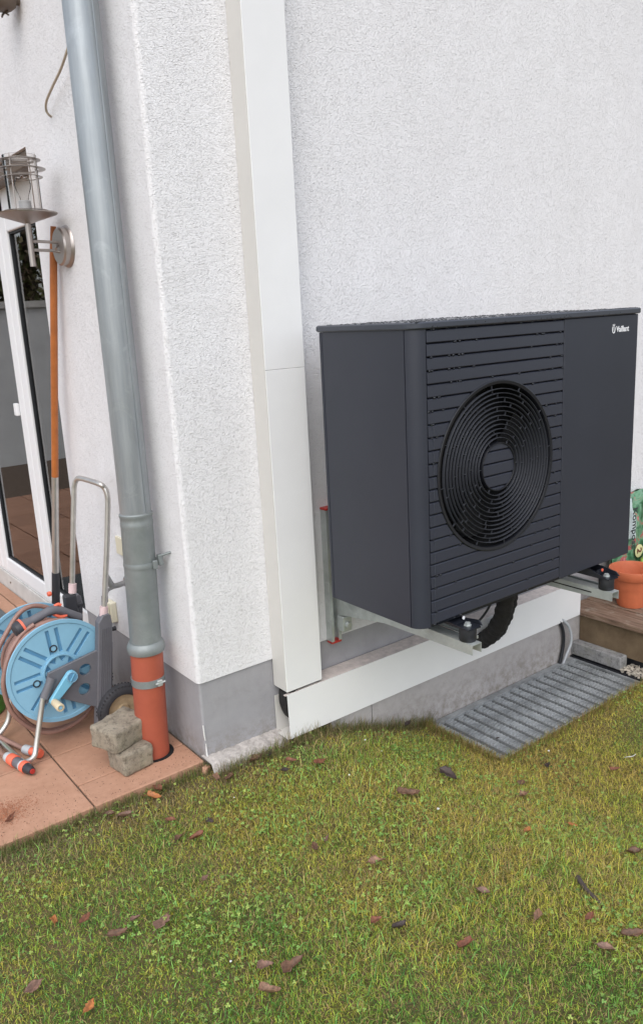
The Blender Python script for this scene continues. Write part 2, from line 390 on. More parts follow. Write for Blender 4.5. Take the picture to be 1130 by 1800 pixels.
# ------------------------------------------------------------ ground
def sheet(name, x0, x1, y0, y1, n, m, zf, mat, dense=None):
    xs = np.sort(np.r_[np.linspace(x0, x1, n), .9985, 2.052]); ys = np.sort(np.r_[np.linspace(y0, y1, m), -.460]); n += 2; m += 1; X, Y = np.meshgrid(xs, ys); Z = zf(X, Y)
    v = np.stack([X.ravel(), Y.ravel(), Z.ravel()], 1); f = []
    for j in range(m-1):
        for i in range(n-1):
            if .998 < xs[i] < 2.05 and ys[j] > -.4605: continue      # the light well
            a = j*n+i; f.append((a, a+1, a+n+1, a+n))
    me = bpy.data.meshes.new(name); me.from_pydata(v.tolist(), [], f); me.update()
    for p in me.polygons: p.use_smooth = True
    return link(name, me, mat)
def wide(x, y): return lawn_z(np.clip(x, -3, 5), np.clip(y, -5, 0))
lawn = sheet('lawn_ground', -4, 6, -6, .3, 130, 90, wide, 'soil')
tag(lawn, None, None, kind='structure')
bm = bmesh.new()   # the same ground going on to the horizon, a little lower
box(bm, (-150, -150, -.42), (150, 150, -.32)); far = fin('ground', bm, 'soil'); tag(far, None, None, kind='structure')

# ------------------------------------------------------------ house
house = thing('house', 'white rendered house corner with grey painted plinth and glazed patio door', 'house')
def L_foot(o, r, x1, y1, th):
    pts = [(x1, o)]
    for k in range(7):
        a = -math.pi/2-(math.pi/2)*k/6
        pts.append((o+r+r*math.cos(a), o+r+r*math.sin(a)))
    pts += [(o, y1), (o+th, y1), (o+th, th), (x1, th)]
    return pts
bm = bmesh.new()
prism(bm, L_foot(0, .018, 6, 1.01, .3), 'z', .286, 5.2)
box(bm, (0, 1.0102, 2.16), (.3, 3.3, 5.2)); box(bm, (0, 3.3002, -.1), (.3, 7, 5.2))
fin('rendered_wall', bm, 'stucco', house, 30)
bm = bmesh.new(); prism(bm, L_foot(.006, .010, 6, 1.009, .29), 'z', -.45, .2858)
pl = fin('plinth', bm, 'plinth', house, 30); pl['label'] = 'grey painted plinth below the render'
# rough cement ledge left of the duct and concrete foundation on its right
bm = bmesh.new()
vs = []
for i in range(27):
    x = -.004+i*.0122
    vs.append([bm.verts.new((x, .02, .012-.004*random.random())), bm.verts.new((x, -.05-.012*random.random(), .002+.010*random.random()-.02*(i/27))), bm.verts.new((x, -.075-.02*random.random(), -.035-.02*random.random()))])
for i in range(26):
    for k in range(2): bm.faces.new((vs[i][k], vs[i][k+1], vs[i+1][k+1], vs[i+1][k]))
bmesh.ops.recalc_face_normals(bm, faces=bm.faces[:])
fin('cement_ledge', bm, 'rough_concrete', house, True)
bx('foundation', (.50, -.066, -.45), (6, .0055, -.004), 'foundation', house, .004)
bm = bmesh.new()
box(bm, (.703, -.0668, -.25), (.7045, -.066, -.0045)); fin('foundation_joint', bm, 'void', house)
streak = tb('paint_streak', [at('y', .004, x, y) for x, y in ((357, 1276), (359, 1292), (361, 1302), (361, 1303))], [.0022, .0026, .002, .001], 'paint_white', house, 6)
tb('paint_streak', [at('y', .004, x, y) for x, y in ((362, 1308), (363, 1320), (364, 1328), (366, 1333))], [.0012, .0026, .0032, .002], 'paint_white', house, 6)
# interior room
room = bpy.data.objects.new('room', None); C.objects.link(room); room.parent = house
bm = bmesh.new(); box(bm, (.31, .4, -.02), (4, 5, .01)); fin('room_floor', bm, 'floor_in', room)
bm = bmesh.new()
box(bm, (3.6, .4, .011), (3.7, 5, 2.5)); box(bm, (.31, .31, .011), (3.6, .4, 2.5)); box(bm, (.31, 5.0, .011), (3.7, 5.1, 2.5)); box(bm, (.31, .31, 2.5), (3.7, 5.1, 2.6)); fin('room_wall', bm, 'wall_in', room)
for y0, y1 in ((1.15, 1.36), (2.30, 2.62)):
    bm = bmesh.new(); n = 40; A = []
    for i in range(n):
        y = y0+(y1-y0)*i/(n-1); x = .34+.025*math.sin(i*1.1)
        A.append((bm.verts.new((x, y, .04)), bm.verts.new((x, y, 2.3))))
    for i in range(n-1): bm.faces.new((A[i][0], A[i+1][0], A[i+1][1], A[i][1]))
    o = fin('curtain', bm, 'curtain', room, True)
bm = bmesh.new(); box(bm, (.8, 1.9, .011), (1.6, 2.9, .42), .03); box(bm, (1.5, 1.9, .42), (1.6, 2.9, .85), .03); fin('sofa', bm, 'brown_metal', room)
# patio door
door = bpy.data.objects.new('patio_door', None); C.objects.link(door); door.parent = house; door['label'] = 'white plastic glazed patio door'
X = .067
def frame_rect(bm, y0, y1, z0, z1, w, xa, xb, bev=.006):
    box(bm, (xa, y0, z0), (xb, y0+w, z1), bev, 2); box(bm, (xa, y1-w, z0), (xb, y1, z1), bev, 2)
    box(bm, (xa+.0005, y0+w, z0), (xb, y1-w, z0+w), bev, 2); box(bm, (xa+.0005, y0+w, z1-w), (xb, y1-w, z1), bev, 2)
bx('door_sill', (X, 1.012, -.02), (X+.10, 3.298, .095), 'sill', door, .004)
bm = bmesh.new(); box(bm, (X+.012, 1.012, .095), (X+.1, 1.07, 2.10)); box(bm, (X+.012, 1.66, .095), (X+.1, 1.70, 2.10)); box(bm, (X+.012, 1.07, 1.98), (X+.1, 3.298, 2.10)); box(bm, (X+.012, 1.07, .0955), (X+.1, 3.298, .118)); fin('door_frame', bm, 'upvc', door)
for y0, y1, nm in ((1.05, 1.677, 'sash'), (1.683, 2.50, 'sash'), (2.52, 3.27, 'sash')):
    bm = bmesh.new(); frame_rect(bm, y0, y1, .12, 1.995, .082, X-.004, X+.07); fin(nm, bm, 'upvc', door)
    bm = bmesh.new(); frame_rect(bm, y0+.0815, y1-.0815, .2015, 1.9135, .010, X+.008, X+.03, 0); fin('gasket', bm, 'gasket', door)
    bx('glass_pane', (X+.018, y0+.09, .21), (X+.024, y1-.09, 1.905), 'glass', door)
bm = bmesh.new(); box(bm, (X-.022, 1.762, 1.075), (X-.003, 1.80, 1.135), .004, 2); fin('door_handle', bm, 'upvc', door)
bm = bmesh.new(); box(bm, (.012, 1.012, 2.10), (X+.05, 3.298, 2.158), .004); fin('shutter_slot', bm, 'brown_metal', door)
tube_in = bmesh.new(); lathe(tube_in, [(0, 0), (.006, 0), (.006, .004), (0, .005)], (X, 2.42, .05), (-1, 0, 0), 8); fin('sill_screw', tube_in, 'brown_metal', door)

# ------------------------------------------------------------ terrace of square tiles
terrace = bpy.data.objects.new('terrace', None); C.objects.link(terrace); tag(terrace, None, None, kind='structure')
bx('terrace_bed', (-2.83, .004, -.30), (.005, 7, -.008), 'joint', terrace)
meshes = {}
def tile(x0, x1, y0, y1):
    key = (round(x1-x0, 3), round(y1-y0, 3))
    if key not in meshes:
        bm = bmesh.new(); box(bm, (-key[0]/2, -key[1]/2, -.04), (key[0]/2, key[1]/2, 0), .003, 1)
        me = bpy.data.meshes.new('tile'); bm.to_mesh(me); bm.free(); me.materials.append(M['tile']); meshes[key] = me
    o = bpy.data.objects.new('tile', meshes[key]); C.objects.link(o); o.parent = terrace
    o.location = ((x0+x1)/2, (y0+y1)/2, random.uniform(-.0012, .0006)); o.rotation_euler = (R(random.uniform(-.15, .15)), R(random.uniform(-.15, .15)), 0)
J = .0065
for i in range(7):
    for j in range(13):
        x1 = -.002-.398*i; x0 = x1-.398; y0 = -.002+.398*j; y1 = y0+.398
        if i == 0 and j == 0: tile(x0+J/2, x1-J/2, y0+J/2, .152-J/2); tile(x0+J/2, x1-J/2, .152+J/2, y1-J/2)
        else: tile(x0+J/2, x1-J/2, y0+J/2, y1-J/2)
for j in range(4): tile(.002, .064, 1.02+j*.56, 1.02+j*.56+.556)
lt('pipe_gap', [(.050, .0008), (.071, .0008), (.071, .0018), (.050, .0018)], (-.112, .172, 0), (0, 0, 1), 'void', terrace, 24, True)

# reddish soil and sand spilled on the tile at the lawn edge
verts = []
bm = bmesh.new()
for _ in range(2600):
    a = random.gauss(0, .055); b = random.gauss(0, .035); p = Vector((-.655+a, .16+b, .0012)); s = random.uniform(.0006, .0022)
    if p.y < .004: continue
    v = [bm.verts.new(p+Vector((s*math.cos(t+a*90), s*math.sin(t+a*90), 0))) for t in (0, 2.1, 4.2)]+[bm.verts.new(p+Vector((0, 0, s*.8)))]
    for q in ((0, 1, 3), (1, 2, 3), (2, 0, 3)): bm.faces.new([v[i] for i in q])
o = fin('spilled_sand', bm, simple('red_sand', (.36, .15, .08), .95, var=.3, scale=80)); tag(o, 'rust coloured sand scattered on the tile beside the lawn', 'sand', kind='stuff')
bm = bmesh.new()
for _ in range(900):
    x = random.uniform(-1.2, -.01); y = abs(random.gauss(0, .12))*random.choice((1, 1, 4))+.01; s = random.uniform(.0006, .002)
    p = Vector((x, y, .0012)); th = random.random()*6
    v = [bm.verts.new(p+Vector((s*math.cos(t+th), 1.6*s*math.sin(t+th), 0))) for t in (0, 2.1, 4.2)]+[bm.verts.new(p+Vector((0, 0, s*.7)))]
    for q in ((0, 1, 3), (1, 2, 3), (2, 0, 3)): bm.faces.new([v[i] for i in q])
o = fin('crumbs', bm, simple('crumb', (.10, .06, .04), .95, var=.3)); tag(o, 'dark crumbs and specks strewn over the terrace tiles', 'crumbs', kind='stuff')

mat_ = tag(bx('doormat', (-.85, 1.45, .001), (-.085, 2.05+.35, .014), 'doormat', None, .004), 'dark grey fibre doormat lying on the tiles in front of the patio door', 'doormat')

# ------------------------------------------------------------ garden behind, seen only mirrored in the door glass
gw = bx('garden_wall', (-7, 8.2, -.4), (-.35, 8.4, 1.75), 'garden_wall'); tag(gw, 'plain grey garden wall mirrored in the patio door glass', 'wall')
bx('wall_coping', (-7.02, 8.15, 1.75), (-.33, 8.45, 1.83), 'sill', gw)
def leaf_cloud(name, n, centres, size, cols, mat, parent=None):
    c = rng.integers(0, len(centres), n); cen = np.array([k[:3] for k in centres])[c]; rad = np.array([k[3] for k in centres])[c]
    d = rng.normal(size=(n, 3)); d /= np.linalg.norm(d, axis=1)[:, None]; p = cen+d*(rad*rng.uniform(.5, 1.05, n))[:, None]
    a = rng.normal(size=(n, 3)); a /= np.linalg.norm(a, axis=1)[:, None]; b = np.cross(a, rng.normal(size=(n, 3))); b /= np.linalg.norm(b, axis=1)[:, None]
    s = size*rng.uniform(.6, 1.3, n)[:, None]; v = np.stack([p-a*s, p+b*s*.5, p+a*s, p-b*s*.5], 1).reshape(-1, 3)
    col = np.array(cols)[rng.integers(0, len(cols), n)]*rng.uniform(.7, 1.3, (n, 1)); return quads(name, v, col, mat, parent)
def quads(name, v, col, mat, parent=None, per=4):
    n = len(v)//per; me = bpy.data.meshes.new(name); me.vertices.add(len(v)); me.vertices.foreach_set('co', v.astype(np.float32).ravel())
    me.loops.add(len(v)); me.loops.foreach_set('vertex_index', np.arange(len(v), dtype=np.int32)); me.polygons.add(n)
    me.polygons.foreach_set('loop_start', np.arange(0, len(v), per, dtype=np.int32)); me.polygons.foreach_set('loop_total', np.full(n, per, np.int32))
    at_ = me.color_attributes.new('Col', 'FLOAT_COLOR', 'POINT'); cc = np.ones((len(v), 4), np.float32); cc[:, :3] = np.repeat(col, per, 0) if len(col) == n else col
    at_.data.foreach_set('color', cc.ravel()); me.update(calc_edges=True); me.validate(); return link(name, me, mat, parent)
for i, (tx, ty, lab) in enumerate(((-5.2, 10.6, 'broad dark tree behind the garden wall, farthest from the house'), (-3.2, 11.2, 'middle dark tree behind the garden wall'), (-1.3, 10.2, 'dark tree behind the garden wall, nearest to the house'))):
    tr = thing('garden_tree', lab, 'tree', 'trees behind the garden wall')
    tb('trunk', [(tx, ty, -.4), (tx+.1, ty, 1.6), (tx, ty+.1, 3.6)], [.16, .12, .05], 'bark', tr)
    cs = [(tx+random.uniform(-1, 1), ty+random.uniform(-.6, .6), random.uniform(1.6, 4.4), random.uniform(.5, .9)) for _ in range(14)]
    leaf_cloud('crown', 5500, cs, .06, [(.10, .11, .04), (.14, .12, .06), (.16, .12, .08)], 'leafy', tr)

# ------------------------------------------------------------ downpipe
dp = thing('downpipe', 'grey zinc rainwater downpipe with an orange foot pipe, running down the side wall', 'downpipe')
def pc(z): return Vector((float(np.interp(z, [0, .3, .68, 1.07, 5], [-.113, -.101, -.083, -.078, -.076])), .172, z))
tb('zinc_pipe', [pc(z) for z in (.86, 1.07, 2, 3, 5.1)], .0515, 'zinc', dp, 32)
bm = bmesh.new(); prof = [(.0535, .42), (.0535, .83), (.0545, .835), (.0545, .845), (.0535, .85), (.0535, .862), (.0555, .866), (.0555, .874), (.0515, .878)]
A = []
for r_, z_ in prof:
    c_ = pc(z_); A.append([bm.verts.new(c_+Vector((math.cos(t)*r_, math.sin(t)*r_, 0))) for t in [2*math.pi*k/32 for k in range(32)]])
for i in range(len(A)-1):
    for k in range(32): bm.faces.new((A[i][k], A[i][(k+1) % 32], A[i+1][(k+1) % 32], A[i+1][k]))
bmesh.ops.recalc_face_normals(bm, faces=bm.faces[:]); fin('sleeve_pipe', bm, 'zinc_matt', dp, 40)
def ring_at(name, z, prof, mat, par, seg=32):
    bm = bmesh.new(); lathe(bm, prof, pc(z), (0, 0, 1), seg, True); return fin(name, bm, mat, par, 40)
tb('foot_pipe', [pc(z) for z in (-.05, .1, .25, .41)], .0555, 'orange_pipe', dp, 32)
ring_at('pipe_collar', .40, [(.054, -.012), (.0625, -.012), (.0645, -.004), (.0645, .010), (.061, .018), (.056, .026), (.053, .026)], 'zinc_matt', dp)
c1 = ring_at('pipe_clamp', .70, [(.053, -.009), (.0565, -.009), (.058, 0), (.0565, .009), (.053, .009)], 'zinc_matt', dp)
bm = bmesh.new(); p = pc(.70); box(bm, (p.x+.018, p.y-.064, .687), (p.x+.034, p.y-.050, .716), .002); box(bm, (p.x+.045, p.y-.048, .69), (p.x+.062, p.y-.03, .728), .002)
tube(bm, [(p.x+.05, p.y-.04, .722), (.005, .105, .735)], .0045, 8); fin('clamp_screw', bm, 'zinc_matt', c1)
c2 = ring_at('pipe_clamp', .283, [(.0555, -.013), (.0585, -.013), (.0585, .013), (.0555, .013)], 'zinc_matt', dp)
bm = bmesh.new(); p = pc(.283); box(bm, (p.x+.006, p.y-.066, .272), (p.x+.024, p.y-.056, .294), .002); tube(bm, [(p.x-.002, p.y-.063, .283), (p.x+.034, p.y-.063, .285)], .0035, 8); fin('clamp_screw', bm, 'galv', c2)
bx('pipe_seam', (pc(2).x+.012, .172-.0525, .88), (pc(2).x+.0155, .172-.0495, 5.0), 'zinc', dp)

# ------------------------------------------------------------ cable duct on the front wall
duct = thing('vertical_cable_duct', 'tall white metal cable duct running up the front wall', 'cable duct', )
def duct_v(z0, z1):
    bm = bmesh.new(); box(bm, (.3055, -.079, z0), (.4625, -.0005, z1), .0012, 1); return fin('front_cover', bm, 'pvc', duct)
duct_v(.180, 1.3148); duct_v(1.3156, 5.1)
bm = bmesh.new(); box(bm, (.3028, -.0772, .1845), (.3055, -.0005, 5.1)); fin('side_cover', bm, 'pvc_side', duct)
hd = thing('horizontal_cable_duct', 'low white sheet metal cable duct running along the house foundation', 'cable duct')
Y0, Y1, Z0, Z1 = -.082, -.0005, -.003, .172
bm = bmesh.new()
prism(bm, [(.306, Z0), (2.028, Z0+.004), (2.030, Z1-.020), (1.90, Z1-.0005), (.303, Z1)], 'y', Y0, Y0+.002, 0); fin('front_sheet', bm, 'pvc', hd)
bm = bmesh.new(); box(bm, (.296, Y0+.0022, Z1-.0035), (1.90, Y0+.014, Z1-.0012)); box(bm, (.4635, Y0+.0145, Z1-.003), (1.90, Y1, Z1-.001)); fin('top_sheet', bm, 'dusty', hd)
bm = bmesh.new(); prism(bm, [(1.9005, Z1-.003), (2.028, Z1-.022), (2.028, Z1-.024), (1.9005, Z1-.005)], 'y', Y0+.0022, Y1, 0); fin('top_sheet', bm, 'dusty', hd)
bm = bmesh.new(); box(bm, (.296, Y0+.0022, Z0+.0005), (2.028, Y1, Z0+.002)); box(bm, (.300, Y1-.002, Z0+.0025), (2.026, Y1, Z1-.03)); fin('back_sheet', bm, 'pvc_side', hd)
bm = bmesh.new(); box(bm, (2.0262, Y0+.0022, Z0+.0025), (2.0278, Y1-.0022, Z1-.026)); fin('end_cap', bm, 'pvc', hd)
tb('pipe_insulation', spline([(.338, -.040, .172), (.335, -.040, .12), (.36, -.041, .075), (.43, -.042, .055), (.8, -.042, .055), (1.33, -.042, .07)], 8), .034, 'insul', hd, 14)

# ------------------------------------------------------------ heat pump
hp = thing('heat_pump', 'dark anthracite air source heat pump with round fan grille hung before the white wall', 'heat pump')
x0, x1, yf, yb, zb, zt = .439, 1.539, -.626, -.200, .538, 1.427
rc = .044
def outline(off, r=rc, n=8):
    a, b, c, d = x0+off, x1-off, yf+off, yb-off; pts = [(a, d)]
    for k in range(n+1):
        t = math.pi+(math.pi/2)*k/n; pts.append((a+r+r*math.cos(t), c+r+r*math.sin(t)))
    for k in range(5):
        t = -math.pi/2+(math.pi/2)*k/4; pts.append((b-.006+.006*math.cos(t), c+.006+.006*math.sin(t)))
    pts.append((b, d)); return pts
bm = bmesh.new(); prism(bm, outline(.012), 'z', zb+.003, zt-.002)
body = fin('inner_casing', bm, 'void', hp, 30)
# recess for the fan
cb = bmesh.new(); lathe(cb, [(0, -.02), (.262, -.02), (.262, .16), (0, .16)], (.793, yf, .990), (0, 1, 0), 48); boolean(body, [cb])
bm = bmesh.new(); prism(bm, [(x0, yb), (x0, yf+.0392), (x0+.006, yf+.0392), (x0+.006, yb)], 'z', zb, zt, .0)
fin('side_panel', bm, 'anth', hp)
bm = bmesh.new()
arc = [(x0+rc+rc*math.cos(t), yf+rc+rc*math.sin(t)) for t in [math.pi+.18+(math.pi/2-.18)*k/10 for k in range(11)]]
arc_in = [(x0+rc+(rc-.008)*math.cos(t), yf+rc+(rc-.008)*math.sin(t)) for t in [math.pi+.18+(math.pi/2-.18)*k/10 for k in range(10, -1, -1)]]
prism(bm, arc+[(x0+.0475, yf), (x0+.0475, yf+.008)]+arc_in, 'z', zb, zt); fin('corner_panel', bm, 'anth', hp, 30)
bx('front_panel', (1.1156, yf-.0005, zb), (x1-.0008, yf+.008, zt-.001), 'anth', hp, .0015)
bx('side_panel', (x1-.006, yf+.0088, zb), (x1, yb, zt), 'anth', hp)
bx('back_panel', (x0+.0065, yb-.0035, zb), (x1-.0065, yb+.001, zt), 'anth', hp)
bx('edge_strip', (x0-.0015, yb-.010, zb+.001), (x0-.0002, yb, zt-.001), 'anth', hp)
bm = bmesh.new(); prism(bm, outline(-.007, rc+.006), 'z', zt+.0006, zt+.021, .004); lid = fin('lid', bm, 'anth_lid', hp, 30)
bm = bmesh.new(); prism(bm, outline(.02), 'z', zb-.012, zb+.001); fin('base_tray', bm, 'black_paint', hp)
# slats
slots0, slots1 = x0+.0505, 1.1130
CX, CZ, RO, RI = .793, .990, .270, .074
nsl = 23; pitch = (zt-zb-.006)/nsl
def cyl_cut(r):
    b_ = bmesh.new(); lathe(b_, [(0, -.05), (r, -.05), (r, .05), (0, .05)], (CX, yf, CZ), (0, 1, 0), 64); return b_
def slat_bm(i, xa, xb):
    z1_ = zt-.002-i*pitch; z0_ = z1_-pitch
    bm = bmesh.new()
    # louvre section: flat face, sloping top lip running back under the slat above
    prof = [(yf+.0065, z0_+.0052), (yf+.0000, z0_+.0032), (yf-.0008, z0_+.0050), (yf+.0006, z1_-.0040), (yf+.0030, z1_-.0018), (yf+.012, z1_+.001), (yf+.0125, z1_-.006), (yf+.0065, z1_-.009)]
    prism(bm, prof, 'x', xa, xb); return bm
for i in range(nsl):
    z1_ = zt-.002-i*pitch; z0_ = z1_-pitch
    rng_x = [(slots0+.0005, slots1-.0008)]
    if z1_ < CZ+RO-.012 and z0_ > CZ-RO+.012: rng_x = [(slots0+.0005, CX), (CX+.001, slots1-.0008)]
    for xa_, xb_ in rng_x:
        s = fin('slat', slat_bm(i, xa_, xb_), 'anth_slat', hp)
        if z1_ > CZ-RO-.004 and z0_ < CZ+RO+.004: boolean(s, [cyl_cut(RO+.001)])
    if z1_ > CZ-RI and z0_ < CZ+RI:
        h = fin('hub_slat', slat_bm(i, CX-.09, CX+.09), 'anth_slat', hp); boolean(h, [cyl_cut(RI)], 'INTERSECT')
# raised crease line on the slats left of the fan
bm = bmesh.new()
for i in range(7, nsl):
    z1_ = zt-.002-i*pitch; xx = x0+.0735-.0004*i
    box(bm, (xx, yf-.0018, z1_-pitch+.006), (xx+.0022, yf+.002, z1_-.004), .0006)
fin('slat_crease', bm, 'anth_lid', hp)['kind'] = 'stuff'
# fan guard
fg = bpy.data.objects.new('fan_grille', None); C.objects.link(fg); fg.parent = hp
lt('outer_ring', [(.2705, .010), (.2705, -.0015), (.268, -.0030), (.259, -.0015), (.257, .003), (.257, .012)], (CX, yf, CZ), (0, 1, 0), 'ring', fg, 72, True)
lt('hub_ring', [(.0735, .012), (.0735, -.002), (.0745, -.0042), (.0768, -.0042), (.0778, -.002), (.078, .014)], (CX, yf, CZ), (0, 1, 0), 'ring', fg, 48, True)
NR = 12
radii = [.078+(.257-.078)*(k+1)/(NR+1) for k in range(NR)]
for r_ in radii:
    lt('ring', [(r_-.0010, .0065), (r_-.0011, -.0022), (r_-.0005, -.0034), (r_+.0005, -.0034), (r_+.0011, -.0022), (r_+.0010, .0065)], (CX, yf, CZ), (0, 1, 0), 'ring_edge', fg, 72, True)
bm = bmesh.new(); rr_ = [.078]+radii+[.257]
for k in range(len(rr_)-1):
    n_ = 6+k//2
    for j in range(n_):
        a_ = 2*math.pi*j/n_+k*.47; ra, rb = rr_[k]+.0005, rr_[k+1]-.0005
        box(bm, (ra, .0012, -.0007), (rb, .006, .0007), 0, 1, Matrix.Translation((CX, yf-.002, CZ)) @ Matrix.Rotation(a_, 4, 'Y'))
fin('grille_ribs', bm, 'ring_edge', fg)['kind'] = 'stuff'
# fan blades at rest behind the guard
bm = bmesh.new()
lathe(bm, [(0, .02), (.06, .02), (.075, .035), (.075, .09), (0, .09)], (CX, yf, CZ), (0, 1, 0), 24)
for j in range(3):
    n_ = 8; A = []
    for k in range(n_):
        r_ = .07+.17*k/(n_-1); sp = .55-.12*k/n_
        row = []
        for q in (-1, 0, 1):
            a_ = j*2.094+q*sp+.25*k/n_; row.append(bm.verts.new((CX+r_*math.cos(a_), yf+.06+.03*q, CZ+r_*math.sin(a_))))
        A.append(row)
    for k in range(n_-1):
        for q in range(2): bm.faces.new((A[k][q], A[k+1][q], A[k+1][q+1], A[k][q+1]))
fin('fan_blades', bm, 'void', fg, 40)
# wordmark and emblem, upper right of the front panel
logo = bpy.data.objects.new('logo', None); C.objects.link(logo); logo.parent = hp
yl = yf-.0012
mtx = Matrix.Translation((1.4055, yl, 1.3705)) @ Matrix.Rotation(math.pi/2, 4, 'X') @ Matrix.Scale(.93, 4, (1, 0, 0))
text('wordmark', 'Vaillant', .0275, 'white_print', logo, mtx, .0004, .0007)
bm = bmesh.new(); ex, ez = 1.3895, 1.3795
def ell(bm, cx, cz, a, b, t, n=28, a0=0, a1=2*math.pi):
    A = []
    for k in range(n+1):
        th = a0+(a1-a0)*k/n; A.append([bm.verts.new((cx+(a+s*t)*math.cos(th), y_, cz+(b+s*t)*math.sin(th))) for s, y_ in ((-.5, yl+.0002), (-.5, yl-.0005), (.5, yl-.0005), (.5, yl+.0002))])
    for k in range(n):
        for q in range(4): bm.faces.new((A[k][q], A[k][(q+1) % 4], A[k+1][(q+1) % 4], A[k+1][q]))
ell(bm, ex, ez, .0078, .0115, .0038)
for sx in (-1, 1):    # two long ears over the oval
    prism(bm, [(ex+sx*.0015, ez+.008), (ex+sx*.0035, ez+.0185), (ex+sx*.0065, ez+.0175), (ex+sx*.0055, ez+.008)], 'y', yl-.0005, yl+.0002)
box(bm, (ex-.001, yl-.0005, ez-.004), (ex+.001, yl+.0002, ez+.008))
fin('emblem', bm, 'white_print', logo)
# water: drips hanging in the slat gaps and beads on the lid
bm = bmesh.new()
for i in range(nsl+1):
    z_ = zt-.002-i*pitch
    k = 9 if i < 5 else (6 if i < 9 else 4)
    for _ in range(k):
        xx = random.choice((random.uniform(slots0+.004, slots0+.03), random.uniform(slots0+.08, slots0+.14), random.uniform(slots1-.25, slots1-.005), random.uniform(slots0, slots1)))
        if (xx-CX)**2+(z_-CZ)**2 < .278**2: continue
        w_ = random.uniform(.0025, .008)
        bmesh.ops.create_icosphere(bm, subdivisions=1, radius=1, matrix=Matrix.Translation((xx, yf-.0003, z_+.0004)) @ Matrix.Diagonal((w_, .0016, random.uniform(.0022, .0038), 1)))
dr = fin('water_drips', bm, 'water', hp, True); dr['kind'] = 'stuff'
bm = bmesh.new()
for _ in range(900):
    xx = random.uniform(x0, x1); yy = random.uniform(yf, yb); s_ = random.uniform(.0012, .0045)
    if random.random() < .35: yy = yf+abs(random.gauss(0, .03))
    bmesh.ops.create_icosphere(bm, subdivisions=1, radius=1, matrix=Matrix.Translation((xx, yy, zt+.0212)) @ Matrix.Diagonal((s_*random.uniform(1, 1.8), s_, s_*.5, 1)))
for _ in range(26):
    xx = random.uniform(x0+.05, x1); bmesh.ops.create_icosphere(bm, subdivisions=1, radius=1, matrix=Matrix.Translation((xx, yf-.0072, zt+random.uniform(.001, .012))) @ Matrix.Diagonal((.0018, .0008, .0022, 1)))
dr = fin('water_beads', bm, 'water', hp, True); dr['kind'] = 'stuff'

